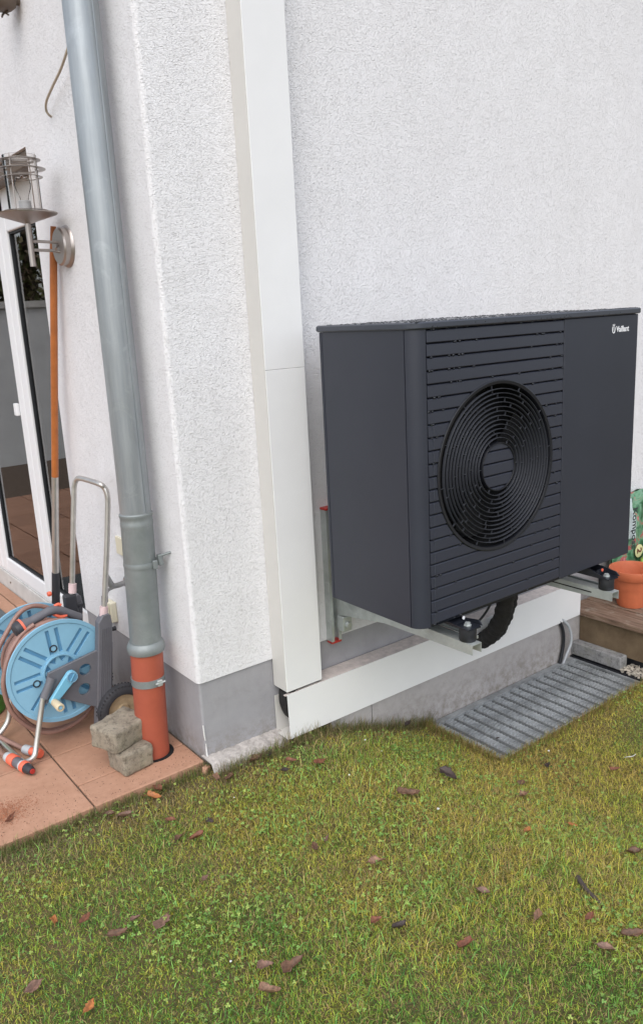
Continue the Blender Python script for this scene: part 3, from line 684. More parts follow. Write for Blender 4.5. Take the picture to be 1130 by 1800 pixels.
# ------------------------------------------------------------ wall bracket carrying the heat pump
def bracket(xl, zc, lab, first):
    b = thing('wall_bracket', lab, 'bracket', 'brackets carrying the heat pump')
    w = .042
    if first:
        bm = bmesh.new()     # vertical C rail on the wall
        box(bm, (xl-.03, -.034, .285), (xl-.0275, -.001, .795)); box(bm, (xl-.0275, -.034, .285), (xl-.018, -.0315, .795)); box(bm, (xl+.004, -.034, .285), (xl+.0135, -.0315, .795)); box(bm, (xl+.0135, -.034, .285), (xl+.016, -.001, .795)); box(bm, (xl-.0275, -.0035, .285), (xl+.0135, -.001, .795))
        fin('wall_rail', bm, 'galv', b)
        bx('rail_cap', (xl-.0315, -.036, .795), (xl+.0175, -.0005, .803), 'red_plastic', b, .001)
        bx('rail_cap', (xl-.0295, -.033, .276), (xl+.0155, -.001, .2846), 'red_plastic', b, .001)
    else:
        bx('wall_rail', (xl-.03, -.034, .285), (xl+.016, -.001, .795), 'galv', b)
    # arm: folded U profile, deeper at the wall
    bm = bmesh.new(); zt_ = zc+.038; ye = -.705
    prism(bm, [(-.036, zt_+.004), (ye, zt_), (ye, zc+.006), (-.30, zc-.004), (-.036, zc-.045)], 'x', xl, xl+.0025)
    prism(bm, [(-.036, zt_+.004), (ye, zt_), (ye, zc+.006), (-.30, zc-.004), (-.036, zc-.045)], 'x', xl+w-.0025, xl+w)
    prism(bm, [(-.036, zt_+.004), (-.036, zt_+.0015), (ye, zt_-.0025), (ye, zt_)], 'x', xl+.0026, xl+w-.0026)
    arm = fin('arm', bm, 'galv', b)
    bx('arm_slot', (xl-.0006, -.62, zc+.018), (xl+.0003, -.30, zc+.0225), 'void' if not first else 'galv', arm)
    bm = bmesh.new(); box(bm, (xl-.006, -.075, zc-.105), (xl+w-.006, -.0365, zc-.045), .004, 2); lathe(bm, [(0, -.012), (.011, -.012), (.013, -.004), (.013, 0)], (xl+w/2-.006, -.0755, zc-.078), (0, 1, 0), 12); fin('clamp_block', bm, 'galv', b)
    # rubber foot and black carrier plate
    xc = xl+w/2+.004; yc = -.664
    lt('rubber_foot', [(0, 0), (.026, 0), (.028, .004), (.027, .020), (.028, .040), (.026, .044), (0, .044)], (xc, yc, zt_+.0005), (0, 0, 1), 'black_rubber', b, 20)
    lt('bolt', [(0, .0), (.013, .0), (.013, .003), (.009, .0031), (.009, .010), (0, .011)], (xc, yc, zt_+.0485), (0, 0, 1), 'galv', b, 6, smooth=False)
    bm = bmesh.new()
    zz = zt_+.0448
    prism(bm, [(xc-.030, yc-.030), (xc-.030, yc+.42), (xc+.034, yc+.42), (xc+.034, yc-.018), (xc+.022, yc-.034)], 'z', zz, zz+.0035)
    prism(bm, [(yc-.020, zz+.0036), (yc+.05, zb-.0125), (yc+.42, zb-.0125), (yc+.42, zz+.0036)], 'x', xc-.030, xc-.026)
    prism(bm, [(yc-.032, zz+.0036), (yc-.018, zz+.018), (yc+.046, zb-.0125), (yc+.42, zb-.0125), (yc+.42, zz+.0036)], 'x', xc+.030, xc+.034)
    prism(bm, [(xc-.026, zz+.006), (xc+.030, zz+.006), (xc+.030, zb-.0125), (xc-.026, zb-.0125)], 'y', yc+.022, yc+.025)
    fin('carrier_plate', bm, 'black_paint', b)
    lt('plug', [(0, 0), (.0055, 0), (.0055, .002), (0, .002)], (xc+.004, yc+.0215, zz+.022), (0, -1, 0), 'white_print' if first else 'coral', b, 12)
    lt('rubber_foot', [(0, 0), (.026, 0), (.028, .004), (.027, .020), (.028, .040), (.026, .044), (0, .044)], (xc, -.27, zt_+.0015), (0, 0, 1), 'black_rubber', b, 20)
bracket(.582, .434, 'galvanised wall bracket with red caps under the left end of the heat pump', True)
bracket(1.318, .415, 'galvanised wall bracket under the right end of the heat pump, before the flower pot', False)
bx_ = thing('cross_rail', 'pair of slim galvanised rails lying under the heat pump beside its left foot', 'rail')
for k, (dx, dz) in enumerate(((.050, .022), (.064, .030))): bx('rail', (.582+dx, -.665, .434+dz), (.582+dx+.008, -.05, .434+dz+.010), 'galv' if k else 'black_paint', bx_)
for k, (dx, dz) in enumerate(((.050, .018), (.062, .026))): bx('rail', (1.318+dx, -.665, .415+dz), (1.318+dx+.009, -.05, .415+dz+.012), 'galv' if k else 'black_paint', bx_)

# insulated pipes under the heat pump
def lumpy(pts, r, n=10):
    P = spline(pts, n); return P, [r*(1+.07*math.sin(i*1.9)+.05*math.sin(i*.77)) for i in range(len(P))]
for k, (pts, r_, lab) in enumerate((
    ([(1.262, -.28, .56), (1.262, -.275, .45), (1.270, -.262, .345), (1.285, -.225, .235), (1.30, -.165, .145), (1.315, -.10, .088), (1.335, -.045, .062)], .034, 'front black insulated pipe bending from the heat pump into the low duct'),
    ([(1.335, -.24, .56), (1.335, -.235, .45), (1.345, -.225, .345), (1.362, -.192, .245), (1.382, -.14, .15), (1.40, -.09, .09), (1.37, -.045, .065)], .031, 'rear black insulated pipe beside it, curving into the low duct'))):
    P, rr = lumpy(pts, r_); o = tb('insulated_pipe', P, rr, 'insul', None, 18); tag(o, lab, 'pipe', 'insulated pipes under the heat pump')
o = tb('thin_cable', spline([(1.235, -.29, .52), (1.215, -.27, .42), (1.19, -.235, .30), (1.165, -.17, .20), (1.20, -.11, .14), (1.28, -.07, .10)], 8), .005, 'black_rubber', None, 8); tag(o, 'thin black cable looping beside the insulated pipes', 'cable')
o = tb('conduit', spline([(1.885, -.075, .02), (1.925, -.086, -.02), (1.945, -.092, -.07), (1.945, -.093, -.12), (1.915, -.092, -.17), (1.88, -.09, -.23)], 8), .0065, 'cable_grey', None, 10); tag(o, 'light grey conduit bowing from the low duct down to the grating', 'conduit')
o = tb('black_cable', spline([(1.868, -.073, .02), (1.895, -.078, -.03), (1.905, -.080, -.08), (1.90, -.080, -.14), (1.875, -.080, -.22)], 8), .008, 'black_rubber', None, 10); tag(o, 'black cable behind the light grey conduit at the duct end', 'cable')

# ------------------------------------------------------------ light well grating
gr = thing('light_well_grating', 'rusty grey galvanised grating over the light well beside the foundation', 'grating')
gx0, gx1, gy0, gy1, gz = 1.0, 1.975, -.072, -.458, -.207
bx('light_well', (gx0+.02, gy1+.02, gz-.5), (gx1-.02, gy0-.02, gz-.045), 'void', gr)
bm = bmesh.new(); box(bm, (gx0, gy1, gz-.035), (gx0+.006, gy0, gz)); box(bm, (gx1-.006, gy1, gz-.035), (gx1, gy0, gz)); box(bm, (gx0+.0065, gy1, gz-.035), (gx1-.0065, gy1+.006, gz)); box(bm, (gx0+.0065, gy0-.03, gz-.012), (gx1-.0065, gy0, gz-.001)); fin('rim', bm, 'galv_old', gr)
nb = 16; pb = (gx1-gx0-.014)/nb
bm = bmesh.new()
# one plank: a folded strip with serrated slots, edge flanges going down
wv_ = pb*.70
box(bm, (0, gy1+.007, -.006), (wv_, gy0-.026, -.0035))
box(bm, (0, gy1+.007, -.032), (.0018, gy0-.026, -.0062)); box(bm, (wv_-.0018, gy1+.007, -.032), (wv_, gy0-.026, -.0062))
nt_ = 22
for k in range(nt_):
    y_ = gy1+.012+(gy0-.034-gy1-.012)*k/(nt_-1)
    sk = .004
    vv = [bm.verts.new(q) for q in ((.003, y_, -.0034), (wv_-.003, y_+sk, -.0034), (wv_-.003, y_+sk+.005, -.0034), (.003, y_+.005, -.0034), (.003, y_+.002, .0035), (wv_-.003, y_+sk+.002, .0035))]
    for q in ((0, 1, 5, 4), (4, 5, 2, 3), (0, 4, 3), (1, 2, 5)): bm.faces.new([vv[i] for i in q])
bmesh.ops.recalc_face_normals(bm, faces=bm.faces[:])
pm = bpy.data.meshes.new('grating_bar'); bm.to_mesh(pm); bm.free(); pm.materials.append(M['galv_old'])
for i in range(nb):
    o = bpy.data.objects.new('grating_bar', pm); C.objects.link(o); o.parent = gr; o.location = (gx0+.010+i*pb, 0, gz-.003+random.uniform(-.001, .001))

# kerb block, gravel, deck
kb = bx('kerb_block', (1.985, -.335, -.195), (2.040, -.062, -.133), 'kerb', None, .004, 2); tag(kb, 'narrow grey concrete block lying between grating and wooden deck', 'block')
bm = bmesh.new()
for _ in range(700):
    p = Vector((random.uniform(1.985, 2.10), random.uniform(-.60, -.335), -.200+random.uniform(0, .014))); s_ = random.uniform(.003, .0075)
    bmesh.ops.create_icosphere(bm, subdivisions=1, radius=s_, matrix=Matrix.Translation(p) @ Matrix.Diagonal((1, random.uniform(.6, 1.2), random.uniform(.5, .8), 1)))
g_ = fin('gravel', bm, simple('gravel_stone', (.42, .38, .32), .9, var=.45, scale=50)); tag(g_, 'pale gravel in the strip between the grating and the wooden deck', 'gravel', kind='stuff')
bx_s = bx('weed_membrane', (1.978, -.62, -.26), (2.12, -.05, -.203), 'black_rubber'); tag(bx_s, 'black weed membrane under the gravel beside the grating', 'membrane')
deck = thing('wooden_deck', 'weathered brown wooden deck at the right end of the house wall', 'deck')
for i in range(9):
    xa = 2.030+i*.163
    bm = bmesh.new(); box(bm, (xa, -1.7, -.004), (xa+.152, -.002, .022), .003, 2); fin('board', bm, 'wood', deck)
    bx('gap_shade', (xa+.1522, -1.69, -.02), (xa+.1628, -.003, .0145), 'joint', deck)  # dark strips added so the gaps between the boards look shaded
bm = bmesh.new()
n_ = 24
for k in range(n_):
    za = -.150+(.142)*k/n_; zb_ = za+.142/n_
    prism(bm, [(2.050, za), (2.0462, za+.0006), (2.0462, zb_-.0016), (2.050, zb_-.001)], 'y', -1.69, -.07)
box(bm, (2.0502, -1.69, -.150), (2.072, -.07, -.008)); fin('fascia_board', bm, 'fascia', deck)
bx('joist', (2.075, -1.65, -.33), (3.3, -.07, -.10), 'black_rubber', deck)

# flower pot, sacks
pot = thing('flower_pot', 'empty terracotta coloured plastic flower pot standing on the deck', 'flower pot')
pcn = Vector((2.268, -.205, .0225))
lt('pot_body', [(.062, 0), (.066, .002), (.083, .085), (.0835, .089), (.085, .09), (.094, .137), (.0945, .142), (.102, .144), (.106, .150), (.111, .184), (.109, .190), (.104, .190), (.101, .184), (.092, .138), (.080, .088), (.064, .012), (0, .010)], pcn, (0, 0, 1), 'terracotta', pot, 40, smooth=35)
lt('pot_base', [(0, .0), (.0618, .0), (.0618, .006), (0, .006)], pcn, (0, 0, 1), 'terracotta', pot, 40)
def sack(name, lab, cx, cy, z0, w, d, h, mats, lean=0, seed=1):
    rs = random.Random(seed); bm = bmesh.new(); nx, nz = 26, 34
    def surf(s, u, v):
        e = 1-abs(2*u-1)**3; g = math.sin(math.pi*min(1, max(0, v)))**.42
        y = s*(d*.5*e*g+.004)+.006*math.sin(u*17+seed)*math.sin(v*13+s)+.004*math.sin(u*31+v*27+seed)
        return Vector((cx+(u-.5)*w*(.96+.04*math.sin(v*9)), cy+y+lean*v, z0+v*h+.006*math.sin(u*7+seed)))
    for s in (-1, 1):
        G = [[bm.verts.new(surf(s, i/nx, j/nz)) for i in range(nx+1)] for j in range(nz+1)]
        for j in range(nz):
            for i in range(nx): bm.faces.new((G[j][i], G[j][i+1], G[j+1][i+1], G[j+1][i]))
    bmesh.ops.remove_doubles(bm, verts=bm.verts, dist=.0005); bmesh.ops.recalc_face_normals(bm, faces=bm.faces[:])
    o = fin(name, bm, mats, None, True); return o, surf
k = N('printed_sack'); k.set(.3)
g = k.n('NewGeometry'); sep = k.n('SeparateXYZ'); k.l(g.outputs['Position'], sep.inputs[0])
n1 = k.n('TexNoise', Scale=14, Detail=4, Roughness=.6, Distortion=1.2); k.l(g.outputs['Position'], n1.inputs['Vector'])
floral = k.ramp(n1.outputs['Fac'], [(.34, (.015, .05, .025)), (.46, (.05, .16, .08)), (.56, (.16, .32, .20)), (.61, (.36, .07, .07)), (.72, (.50, .22, .22))])
mr = k.n('MapRange'); mr.inputs['From Min'].default_value = 2.452; mr.inputs['From Max'].default_value = 2.460; k.l(sep.outputs[0], mr.inputs['Value'])
zr = k.n('MapRange'); zr.inputs['From Min'].default_value = .300; zr.inputs['From Max'].default_value = .310; k.l(sep.outputs[2], zr.inputs['Value'])
zr2 = k.n('MapRange'); zr2.inputs['From Min'].default_value = .505; zr2.inputs['From Max'].default_value = .50; k.l(sep.outputs[2], zr2.inputs['Value'])
m1 = k.n('Math', operation='SUBTRACT'); m1.inputs[0].default_value = 1; k.l(mr.outputs[0], m1.inputs[1])
m2 = k.n('Math', operation='MULTIPLY'); k.l(m1.outputs[0], m2.inputs[0]); k.l(zr.outputs[0], m2.inputs[1])
m3 = k.n('Math', operation='MULTIPLY'); k.l(m2.outputs[0], m3.inputs[0]); k.l(zr2.outputs[0], m3.inputs[1])
k.col(k.mix(m3.outputs[0], floral, (.58, .66, .67))); M['sack_print'] = k.m
sk, surf = sack('compost_sack', 'x', 2.485, -.065, .0225, .36, .085, .50, ['sack_print'], .02, 3)
tag(sk, 'printed compost sack leaning on the white wall behind the flower pot', 'sack')
def place_text(nm, body, size, mat, u, v, rot, par, bold=.0005):
    p = surf(-1, u, v); p.y -= .010
    mtx = Matrix.Translation(p) @ Matrix.Rotation(math.pi/2, 4, 'X') @ Matrix.Rotation(rot, 4, 'Z'); return text(nm, body, size, mat, par, mtx, .0006, bold)
def on_sack(px, py):
    p = at('y', -.110, px, py); u = (p.x-2.485)/.36+.62; v = (p.z-.0225)/.50; q = surf(-1, min(max(u, .05), .95), .55); return Vector((p.x, q.y-.010, p.z))
p = on_sack(1112, 893)
text('sack_lettering', 'Kompost', .056, 'bag_ink', sk, Matrix.Translation(p) @ Matrix.Rotation(math.pi/2, 4, 'X') @ Matrix.Rotation(-math.pi/2, 4, 'Z'), .0006, .0012)
p = on_sack(1122, 968)
lt('sack_badge', [(0, 0), (.034, 0), (.034, .002), (0, .002)], p, (0, 1, 0), 'bag_yellow', sk, 28)
text('sack_numeral', '2', .055, 'bag_brown', sk, Matrix.Translation((p.x-.018, p.y-.0015, p.z+.016)) @ Matrix.Rotation(math.pi/2, 4, 'X') @ Matrix.Rotation(-math.pi/2, 4, 'Z'), .0006, .0015)
sk2, _ = sack('green_sack', 'x', 2.515, -.175, .0225, .26, .10, .205, ['bag_lime'], -.0, 5)
tag(sk2, 'crumpled lime green plastic sack lying between flower pot and compost sack', 'sack')

# ------------------------------------------------------------ stacked pavers by the downpipe
def paver(lab, cx, cy, z, rz, L=.205, W_=.10, H=.082, seed=0, tilt=(0, 0)):
    rs = random.Random(seed); bm = bmesh.new(); box(bm, (-L/2, -W_/2, 0), (L/2, W_/2, H), .009, 2)
    bmesh.ops.subdivide_edges(bm, edges=bm.edges[:], cuts=5, use_grid_fill=True)
    for v in bm.verts:
        from_noise = (math.sin(v.co.x*91+seed)*math.sin(v.co.y*77+seed*2)*math.sin(v.co.z*83+seed))
        v.co += v.normal*(.0022*from_noise+rs.uniform(-.0012, .0012)) if v.normal.length else Vector()
    o = fin('paving_block', bm, 'paver', None, 60); o.location = (cx, cy, z); o.rotation_euler = (R(tilt[0]), R(tilt[1]), rz); return tag(o, lab, 'paving block', 'paving blocks stacked by the downpipe')
paver('lower weathered grey paving block on the tiles at the foot of the downpipe', -.208, .145, .001, R(8), .115, .11, .080, 3)
paver('upper weathered grey paving block resting askew on another by the downpipe', -.216, .190, .083, R(22), .165, .125, .078, 8, (2, 0))

# ------------------------------------------------------------ hose reel cart
reel = thing('hose_reel_cart', 'light blue garden hose reel cart with aluminium handle parked by the wall', 'hose reel')
HC = Vector((-.315, 0, .292)); RD = .190
def disc(yc, facing):
    bm = bmesh.new(); lathe(bm, [(0, -.004), (.174, -.004), (.178, -.008), (RD, -.008), (RD+.001, -.002), (RD-.002, .006), (.18, .007), (0, .007)], (HC.x, yc, HC.z), (0, 1, 0), 72)
    o = fin('flange', bm, 'blue', reel, 30)
    cb = bmesh.new()
    for k in range(8):
        a_ = R(95+45*k)
        for s in (-1, 1):
            box(cb, (.070, -.020, s*.0165-.0068), (.163, .0025, s*.0165+.0068), 0, 1, Matrix.Translation((HC.x, yc, HC.z)) @ Matrix.Rotation(-a_, 4, 'Y'))
    for k in range(9):
        a0_, a1_ = R(17+40*k+5), R(17+40*k+35); pts = [(HC.x+.034*math.cos((a0_+a1_)/2), HC.z+.034*math.sin((a0_+a1_)/2))]+[(HC.x+.056*math.cos(a0_+(a1_-a0_)*q/4), HC.z+.056*math.sin(a0_+(a1_-a0_)*q/4)) for q in range(5)]
        prism(cb, pts, 'y', yc-.02, yc+.003)
    boolean(o, [cb]); me = o.data
    # recess floors take the deeper blue, slot shade put into their colour
    me.materials.clear(); me.materials.append(M['blue']); me.materials.append(M['blue_deep'])
    for p_ in me.polygons:
        c_ = p_.center
        if p_.normal.y < -.9 and yc+.0015 < c_.y < yc+.0045: p_.material_index = 1
    lt('flange_rib', [(.060, -.012), (.064, -.012), (.064, -.0035), (.060, -.0035)], (HC.x, yc, HC.z), (0, 1, 0), 'blue', reel, 40, True)
    for a_ in (R(100), R(193)):
        c_ = Vector((HC.x+.092*math.cos(a_), yc-.0045, HC.z+.092*math.sin(a_)))
        lt('boss', [(.0135, 0), (.0135, -.004), (.0105, -.004), (.0105, 0)], c_, (0, 1, 0), 'dark_plastic', reel, 20, True)
        lt('boss', [(0, -.003), (.0085, -.003), (.0095, 0)], c_, (0, 1, 0), 'blue', reel, 20)
    return o
disc(.440, -1)
RC = HC.copy(); HC = Vector((-.336, 0, .300)); disc(.665, 1); HC = RC
lt('drum', [(0.06, .449), (.06, .630)], (HC.x, 0, HC.z), (0, 1, 0), 'blue_deep', reel, 32)
# wound hose: a helix in layers, plus loose loops
P = []
turns = 9
for k in range(turns*36):
    t = k/36*2*math.pi; lay = k//(36*9)
    P.append(Vector((HC.x-.008+(.136+.004*math.sin(k*.09))*math.cos(t), .470+.165*(k/(turns*36)), HC.z+(.136+.004*math.sin(k*.07))*math.sin(t))))
tb('wound_hose', P, .0088, 'hose', reel, 8)
P = [Vector((HC.x+.120*math.cos(k/36*2*math.pi), .462+.165*k/(8*36), HC.z+.120*math.sin(k/36*2*math.pi))) for k in range(8*36)]
tb('wound_hose', P, .0088, 'hose', reel, 8)
P = [Vector((HC.x+(.166+.003*math.sin(k*.11))*math.cos(k/36*2*math.pi), .4555+.055*k/(5*36), HC.z+(.166+.003*math.sin(k*.05))*math.sin(k/36*2*math.pi))) for k in range(5*36)]
tb('wound_hose', P, .0086, 'hose', reel, 8)
lp = [at('y', .60, 88, 1071), at('y', .61, 62, 1066), at('y', .60, 38, 1080)]
lp = [at('y', .615, 110, 1085), at('y', .615, 88, 1070), at('y', .615, 60, 1065), at('y', .61, 36, 1076), at('y', .60, 16, 1105)]
tb('loose_hose', spline(lp+[at('y', .58, -6, 1150), at('y', .55, -6, 1190)], 8), .0088, 'hose', reel, 10)
lp = [at('y', .50, 60, 1098), at('y', .50, 38, 1116), at('y', .49, 17, 1150), at('y', .48, 7, 1190), at('y', .48, 8, 1218), at('y', .48, 22, 1254), at('y', .48, 52, 1279), at('y', .48, 86, 1288), at('y', .49, 122, 1277), at('y', .50, 152, 1255), at('y', .51, 175, 1215)]
tb('loose_hose', spline(lp, 8), .0085, 'hose', reel, 10)
lp = [at('y', .54, 35, 1180), at('y', .54, 22, 1228), at('y', .54, 45, 1268), at('y', .54, 85, 1284), at('y', .54, 140, 1268)]
tb('loose_hose', spline(lp, 8), .0085, 'hose', reel, 10)
# side brackets, posts
def side(yc, front):
    q = [at('y', .41, *p) for p in ((83, 1183), (166, 1143), (196, 1128), (196, 1258), (165, 1241), (105, 1226), (92, 1222), (80, 1238), (75, 1222))]
    pts = [(p.x, p.z) for p in q]
    bm = bmesh.new(); prism(bm, pts, 'y', yc-.006, yc+.006, .002); o = fin('side_bracket', bm, 'grey_plastic', reel)
    cbs = bmesh.new()
    for px, py in ((148, 1176), (147, 1210)):
        c_ = at('y', .41, px, py); lathe(cbs, [(0, -.03), (.0225, -.03), (.0225, .03), (0, .03)], (c_.x, yc, c_.z), (0, 1, 0), 28)
    boolean(o, [cbs])
    a = at('y', .41, 179, 1262); b = at('y', .41, 181, 1092); 
    bm = bmesh.new(); w = .030
    prism(bm, [(a.x-w, a.z-.02), (a.x+w*.9, a.z-.02), (b.x+w*.85, b.z-.01), (b.x+w*.75, b.z+.022), (b.x+w*.5, b.z+.032), (b.x-w*.2, b.z+.030), (b.x-w*.85, b.z+.006)], 'y', yc-.020, yc+.016, .003)
    post = fin('post', bm, 'grey_plastic', reel)
    bm = bmesh.new()
    for k in range(6):
        s = -.6+.24*k; prism(bm, [(a.x+w*s, a.z), (a.x+w*s+.003, a.z), (b.x+w*s+.003, b.z-.02), (b.x+w*s, b.z-.02)], 'y', yc-.0225, yc-.0198)
    fin('post_ribs', bm, 'grey_plastic', post)['kind'] = 'stuff'
    # leg socket
    c0, c1 = at('y', .41, 90, 1190), at('y', .41, 76, 1226); tb('leg_socket', [(c0.x, yc-.004, c0.z), (c1.x, yc-.004, c1.z)], .0155, 'grey_plastic', reel, 14)
    return a, b
side(.405, True); a_, b_ = side(.692, False)
# handle bow
hl = [Vector((at('y', .405, 182, 1090).x, .405, .44)), at('y', .405, 184, 1050), at('y', .405, 188, 960), at('y', .405, 189.5, 890), at('y', .405, 189, 872), at('y', .412, 184, 858), at('y', .43, 173, 850), at('y', .56, 143, 841), at('y', .60, 135, 843), at('y', .612, 131, 853), at('y', .615, 130, 870), at('y', .62, 128, 960), at('y', .625, 127, 1040), at('y', .63, 127, 1075)]
tb('handle', spline(hl, 6), .0098, 'alu', reel, 16)
for y_, q in ((.405, (182.5, 1068, 1084)), (.622, (127.5, 1028, 1042))):
    tb('sleeve', [at('y', y_, q[0], q[1]-2), at('y', y_, q[0]-.3, q[2])], .0150, 'pink', reel, 18)
hb = at('y', .625, 125, 1058)
bm = bmesh.new(); box(bm, (hb.x-.026, .610, hb.z-.045), (hb.x+.020, .645, hb.z+.03), .006, 2); box(bm, (hb.x+.02, .62, hb.z-.03), (hb.x+.045, .635, hb.z-.015), .003); fin('clamp_housing', bm, 'dark_plastic', reel)
kp = at('y', .405, 197, 1106); tb('clamp_knob', [(kp.x-.02, .405, kp.z), (kp.x+.014, .405, kp.z)], [.006, .0085], 'dark_plastic', reel, 12)
# wheels
def wheel(yc, x_, z_=.099):
    c = (x_, yc, z_)
    w = lt('tyre', [(.058, -.012), (.064, -.019), (.083, -.021), (.094, -.014), (.098, 0), (.094, .014), (.083, .021), (.064, .019), (.058, .012)], c, (0, 1, 0), 'rubber', reel, 48, True)
    bm = bmesh.new()
    for k in range(44):
        a = 2*math.pi*k/44
        for s in (-1, 1): box(bm, (.089, s*.016-.002, -.0028), (.0965, s*.016+.002, .0028), 0, 1, Matrix.Translation(c) @ Matrix.Rotation(a, 4, 'Y') @ Matrix.Translation((0, 0, 0)))
    fin('tread', bm, 'rubber', w)['kind'] = 'stuff'
    lt('rim', [(0, -.012), (.02, -.014), (.024, -.010), (.052, -.009), (.058, -.013), (.0605, -.013), (.0605, .013), (0, .013)], c, (0, 1, 0), 'dirty_rim', reel, 36)
wheel(.375, -.128); wheel(.71, -.128)
tb('axle', [(-.128, .36, .099), (-.128, .72, .099)], .006, 'alu', reel, 10)
# foot tube
lg = [at('y', .405, 76, 1224), at('y', .40, 71, 1260), at('y', .385, 64, 1310), at('y', .372, 60, 1330), Vector((-.488, .385, .022)), Vector((-.497, .42, .0115)), Vector((-.505, .50, .0105)), Vector((-.512, .60, .0115)), Vector((-.512, .64, .022)), at('y', .655, 14, 1268), at('y', .66, 20, 1232), at('y', .665, 30, 1190)]
tb('foot_tube', spline(lg, 6), .0098, 'alu', reel, 14)
# crank
hb_ = at('y', .385, 124, 1188); kb_ = at('y', .385, 93, 1232)
bm = bmesh.new(); dv = (kb_-hb_).normalized(); nn = Vector((-dv.z, 0, dv.x)); pts = []
for k in range(9):
    t = math.pi*k/8; v = hb_+nn*.021*math.cos(t)-dv*.021*math.sin(t); pts.append((v.x, v.z))
for k in range(9):
    t = math.pi*k/8; v = kb_-nn*.0135*math.cos(t)+dv*.0135*math.sin(t); pts.append((v.x, v.z))
prism(bm, pts, 'y', .372, .390, .003); fin('crank', bm, 'blue_crank', reel)
lt('crank_hub', [(0, .0), (.017, .0), (.017, -.004), (.0195, -.004), (.0195, .016), (0, .016)], (hb_.x, .370, hb_.z), (0, 1, 0), 'blue', reel, 28)
bm = bmesh.new(); lathe(bm, [(0, -.0042), (.0155, -.0042), (.0155, -.001), (0, -.001)], (hb_.x, .370, hb_.z), (0, 1, 0), 24); fin('crank_recess', bm, 'blue_deep', reel)
bx('crank_slot', (-.0015, -.0065, -.015), (.0015, -.0042, .015), 'blue_crank', reel, 0, 1, Matrix.Translation((hb_.x, .370, hb_.z)) @ Matrix.Rotation(R(35), 4, 'Y'))
lt('crank_grip', [(0, 0), (.011, 0), (.0125, .004), (.0145, .058), (.0135, .063), (.0095, .064), (.0095, .058), (0, .058)], (kb_.x, .373, kb_.z), (.02, -1, .0), 'cream', reel, 24)
lt('grip_pin', [(0, 0), (.0085, 0), (.006, .0615), (0, .0615)], (kb_.x, .372, kb_.z), (.02, -1, 0), 'blue', reel, 16)

# spray gun lying between the flanges
gun = thing('spray_gun', 'grey and coral garden spray gun lying on top of the wound hose', 'spray gun')
g0, g1, g2, g3 = at('y', .525, 38, 1103), at('y', .53, 66, 1086), at('y', .54, 98, 1072), at('y', .55, 140, 1086)
dv = (g1-g0).normalized()
lt('nozzle_head', [(0, -.030), (.018, -.030), (.027, -.022), (.029, -.008), (.029, -.002)], g0, dv, 'dark_plastic', gun, 24)
lt('nozzle_ring', [(.026, -.002), (.031, -.002), (.031, .006), (.026, .006)], g0, dv, 'coral', gun, 28, True)
P = spline([g0+dv*.004, g0+dv*.03, g1, g2, g3], 6); n = len(P); tb('gun_body', P, [.028-.012*min(1, k/9) if k < 14 else .016-.001*math.sin(k) for k in range(n)], 'grey_plastic', gun, 20)
tb('trigger', spline([g2+Vector((-.02, 0, -.006)), g2+Vector((.01, -.008, -.028)), g2+Vector((.035, -.006, -.030))], 5), .006, 'coral', gun, 10)
tb('trigger', spline([g2+Vector((-.004, 0, .014)), g2+Vector((.012, 0, .018)), g2+Vector((.02, 0, .012))], 5), .006, 'coral', gun, 10)

# hose couplings on the tiles
def coupling(name, lab, p0, p1, parts, hose_pts, grp):
    t = thing(name, lab, 'coupling', grp); d = (p1-p0); L = d.length; d.normalize()
    for nm, a, b, r1, r2, mt in parts:
        lt(nm, [(0, a*L), (r1*.94, a*L), (r1, a*L+.002), (r2, b*L-.002), (r2*.94, b*L), (0, b*L)], p0, d, mt, t, 22)
    tb('hose_end', spline(hose_pts, 8), .0085, 'hose' if 'translucent' not in lab else 'hose', t, 10)
p0, p1 = at('z', .021, 12, 1330), at('z', .019, 58, 1357)
coupling('hose_coupling', 'coral and dark grey hose coupling lying on the tiles nearest the lawn', p0, p1, [('nut', 0, .14, .017, .019, 'lightgrey'), ('grip', .14, .36, .020, .0215, 'coral'), ('barrel', .36, .60, .018, .0185, 'grey_plastic'), ('collar', .58, .63, .0195, .0195, 'lightgrey'), ('grip', .63, .76, .0205, .020, 'coral'), ('tip', .76, .97, .0185, .013, 'dark_plastic'), ('outlet', .96, 1.0, .009, .009, 'red_plastic')],
         [p0, p0+(p0-p1).normalized()*.03, at('z', .012, -8, 1306), at('z', .01, -30, 1280)], 'hose couplings on the tiles')
p0, p1 = at('z', .019, 43, 1317), at('z', .019, 72, 1326)
coupling('hose_coupling', 'coral hose coupling with pale grey nut behind the foot tube of the cart', p0, p1, [('nut', 0, .42, .0165, .0175, 'lightgrey'), ('grip', .42, .8, .015, .017, 'coral'), ('flange', .8, 1.0, .018, .015, 'coral')],
         [p0, at('z', .02, 22, 1307), at('z', .03, 0, 1296), at('z', .04, -20, 1286)], 'hose couplings on the tiles')

# green bucket behind the reel
gb = thing('green_bucket', 'green plastic tub with a red rim standing behind the hose reel', 'tub')
gc = (-.535, .96, .002)
lt('tub_body', [(0, 0), (.13, 0), (.135, .004), (.165, .335), (.160, .335), (.128, .010), (0, .010)], gc, (0, 0, 1), 'green_plastic', gb, 36)
lt('tub_rim', [(.160, .335), (.176, .335), (.178, .348), (.170, .354), (.160, .350)], gc, (0, 0, 1), 'red_plastic', gb, 36, True)

# ------------------------------------------------------------ rake with wooden handle leaning on the wall
st = thing('garden_tool', 'long orange brown wooden handled garden tool leaning on the wall by the lamp', 'garden tool')
top = Vector((-.018, .772, 1.845)); q1 = at('x', -.075, 99, 838); q2 = at('x', -.095, 100, 1006); q3 = at('x', -.105, 100, 1063)
def lerp(a, b, t): return a+(b-a)*t
base = Vector((-.125, 1.13, .0))
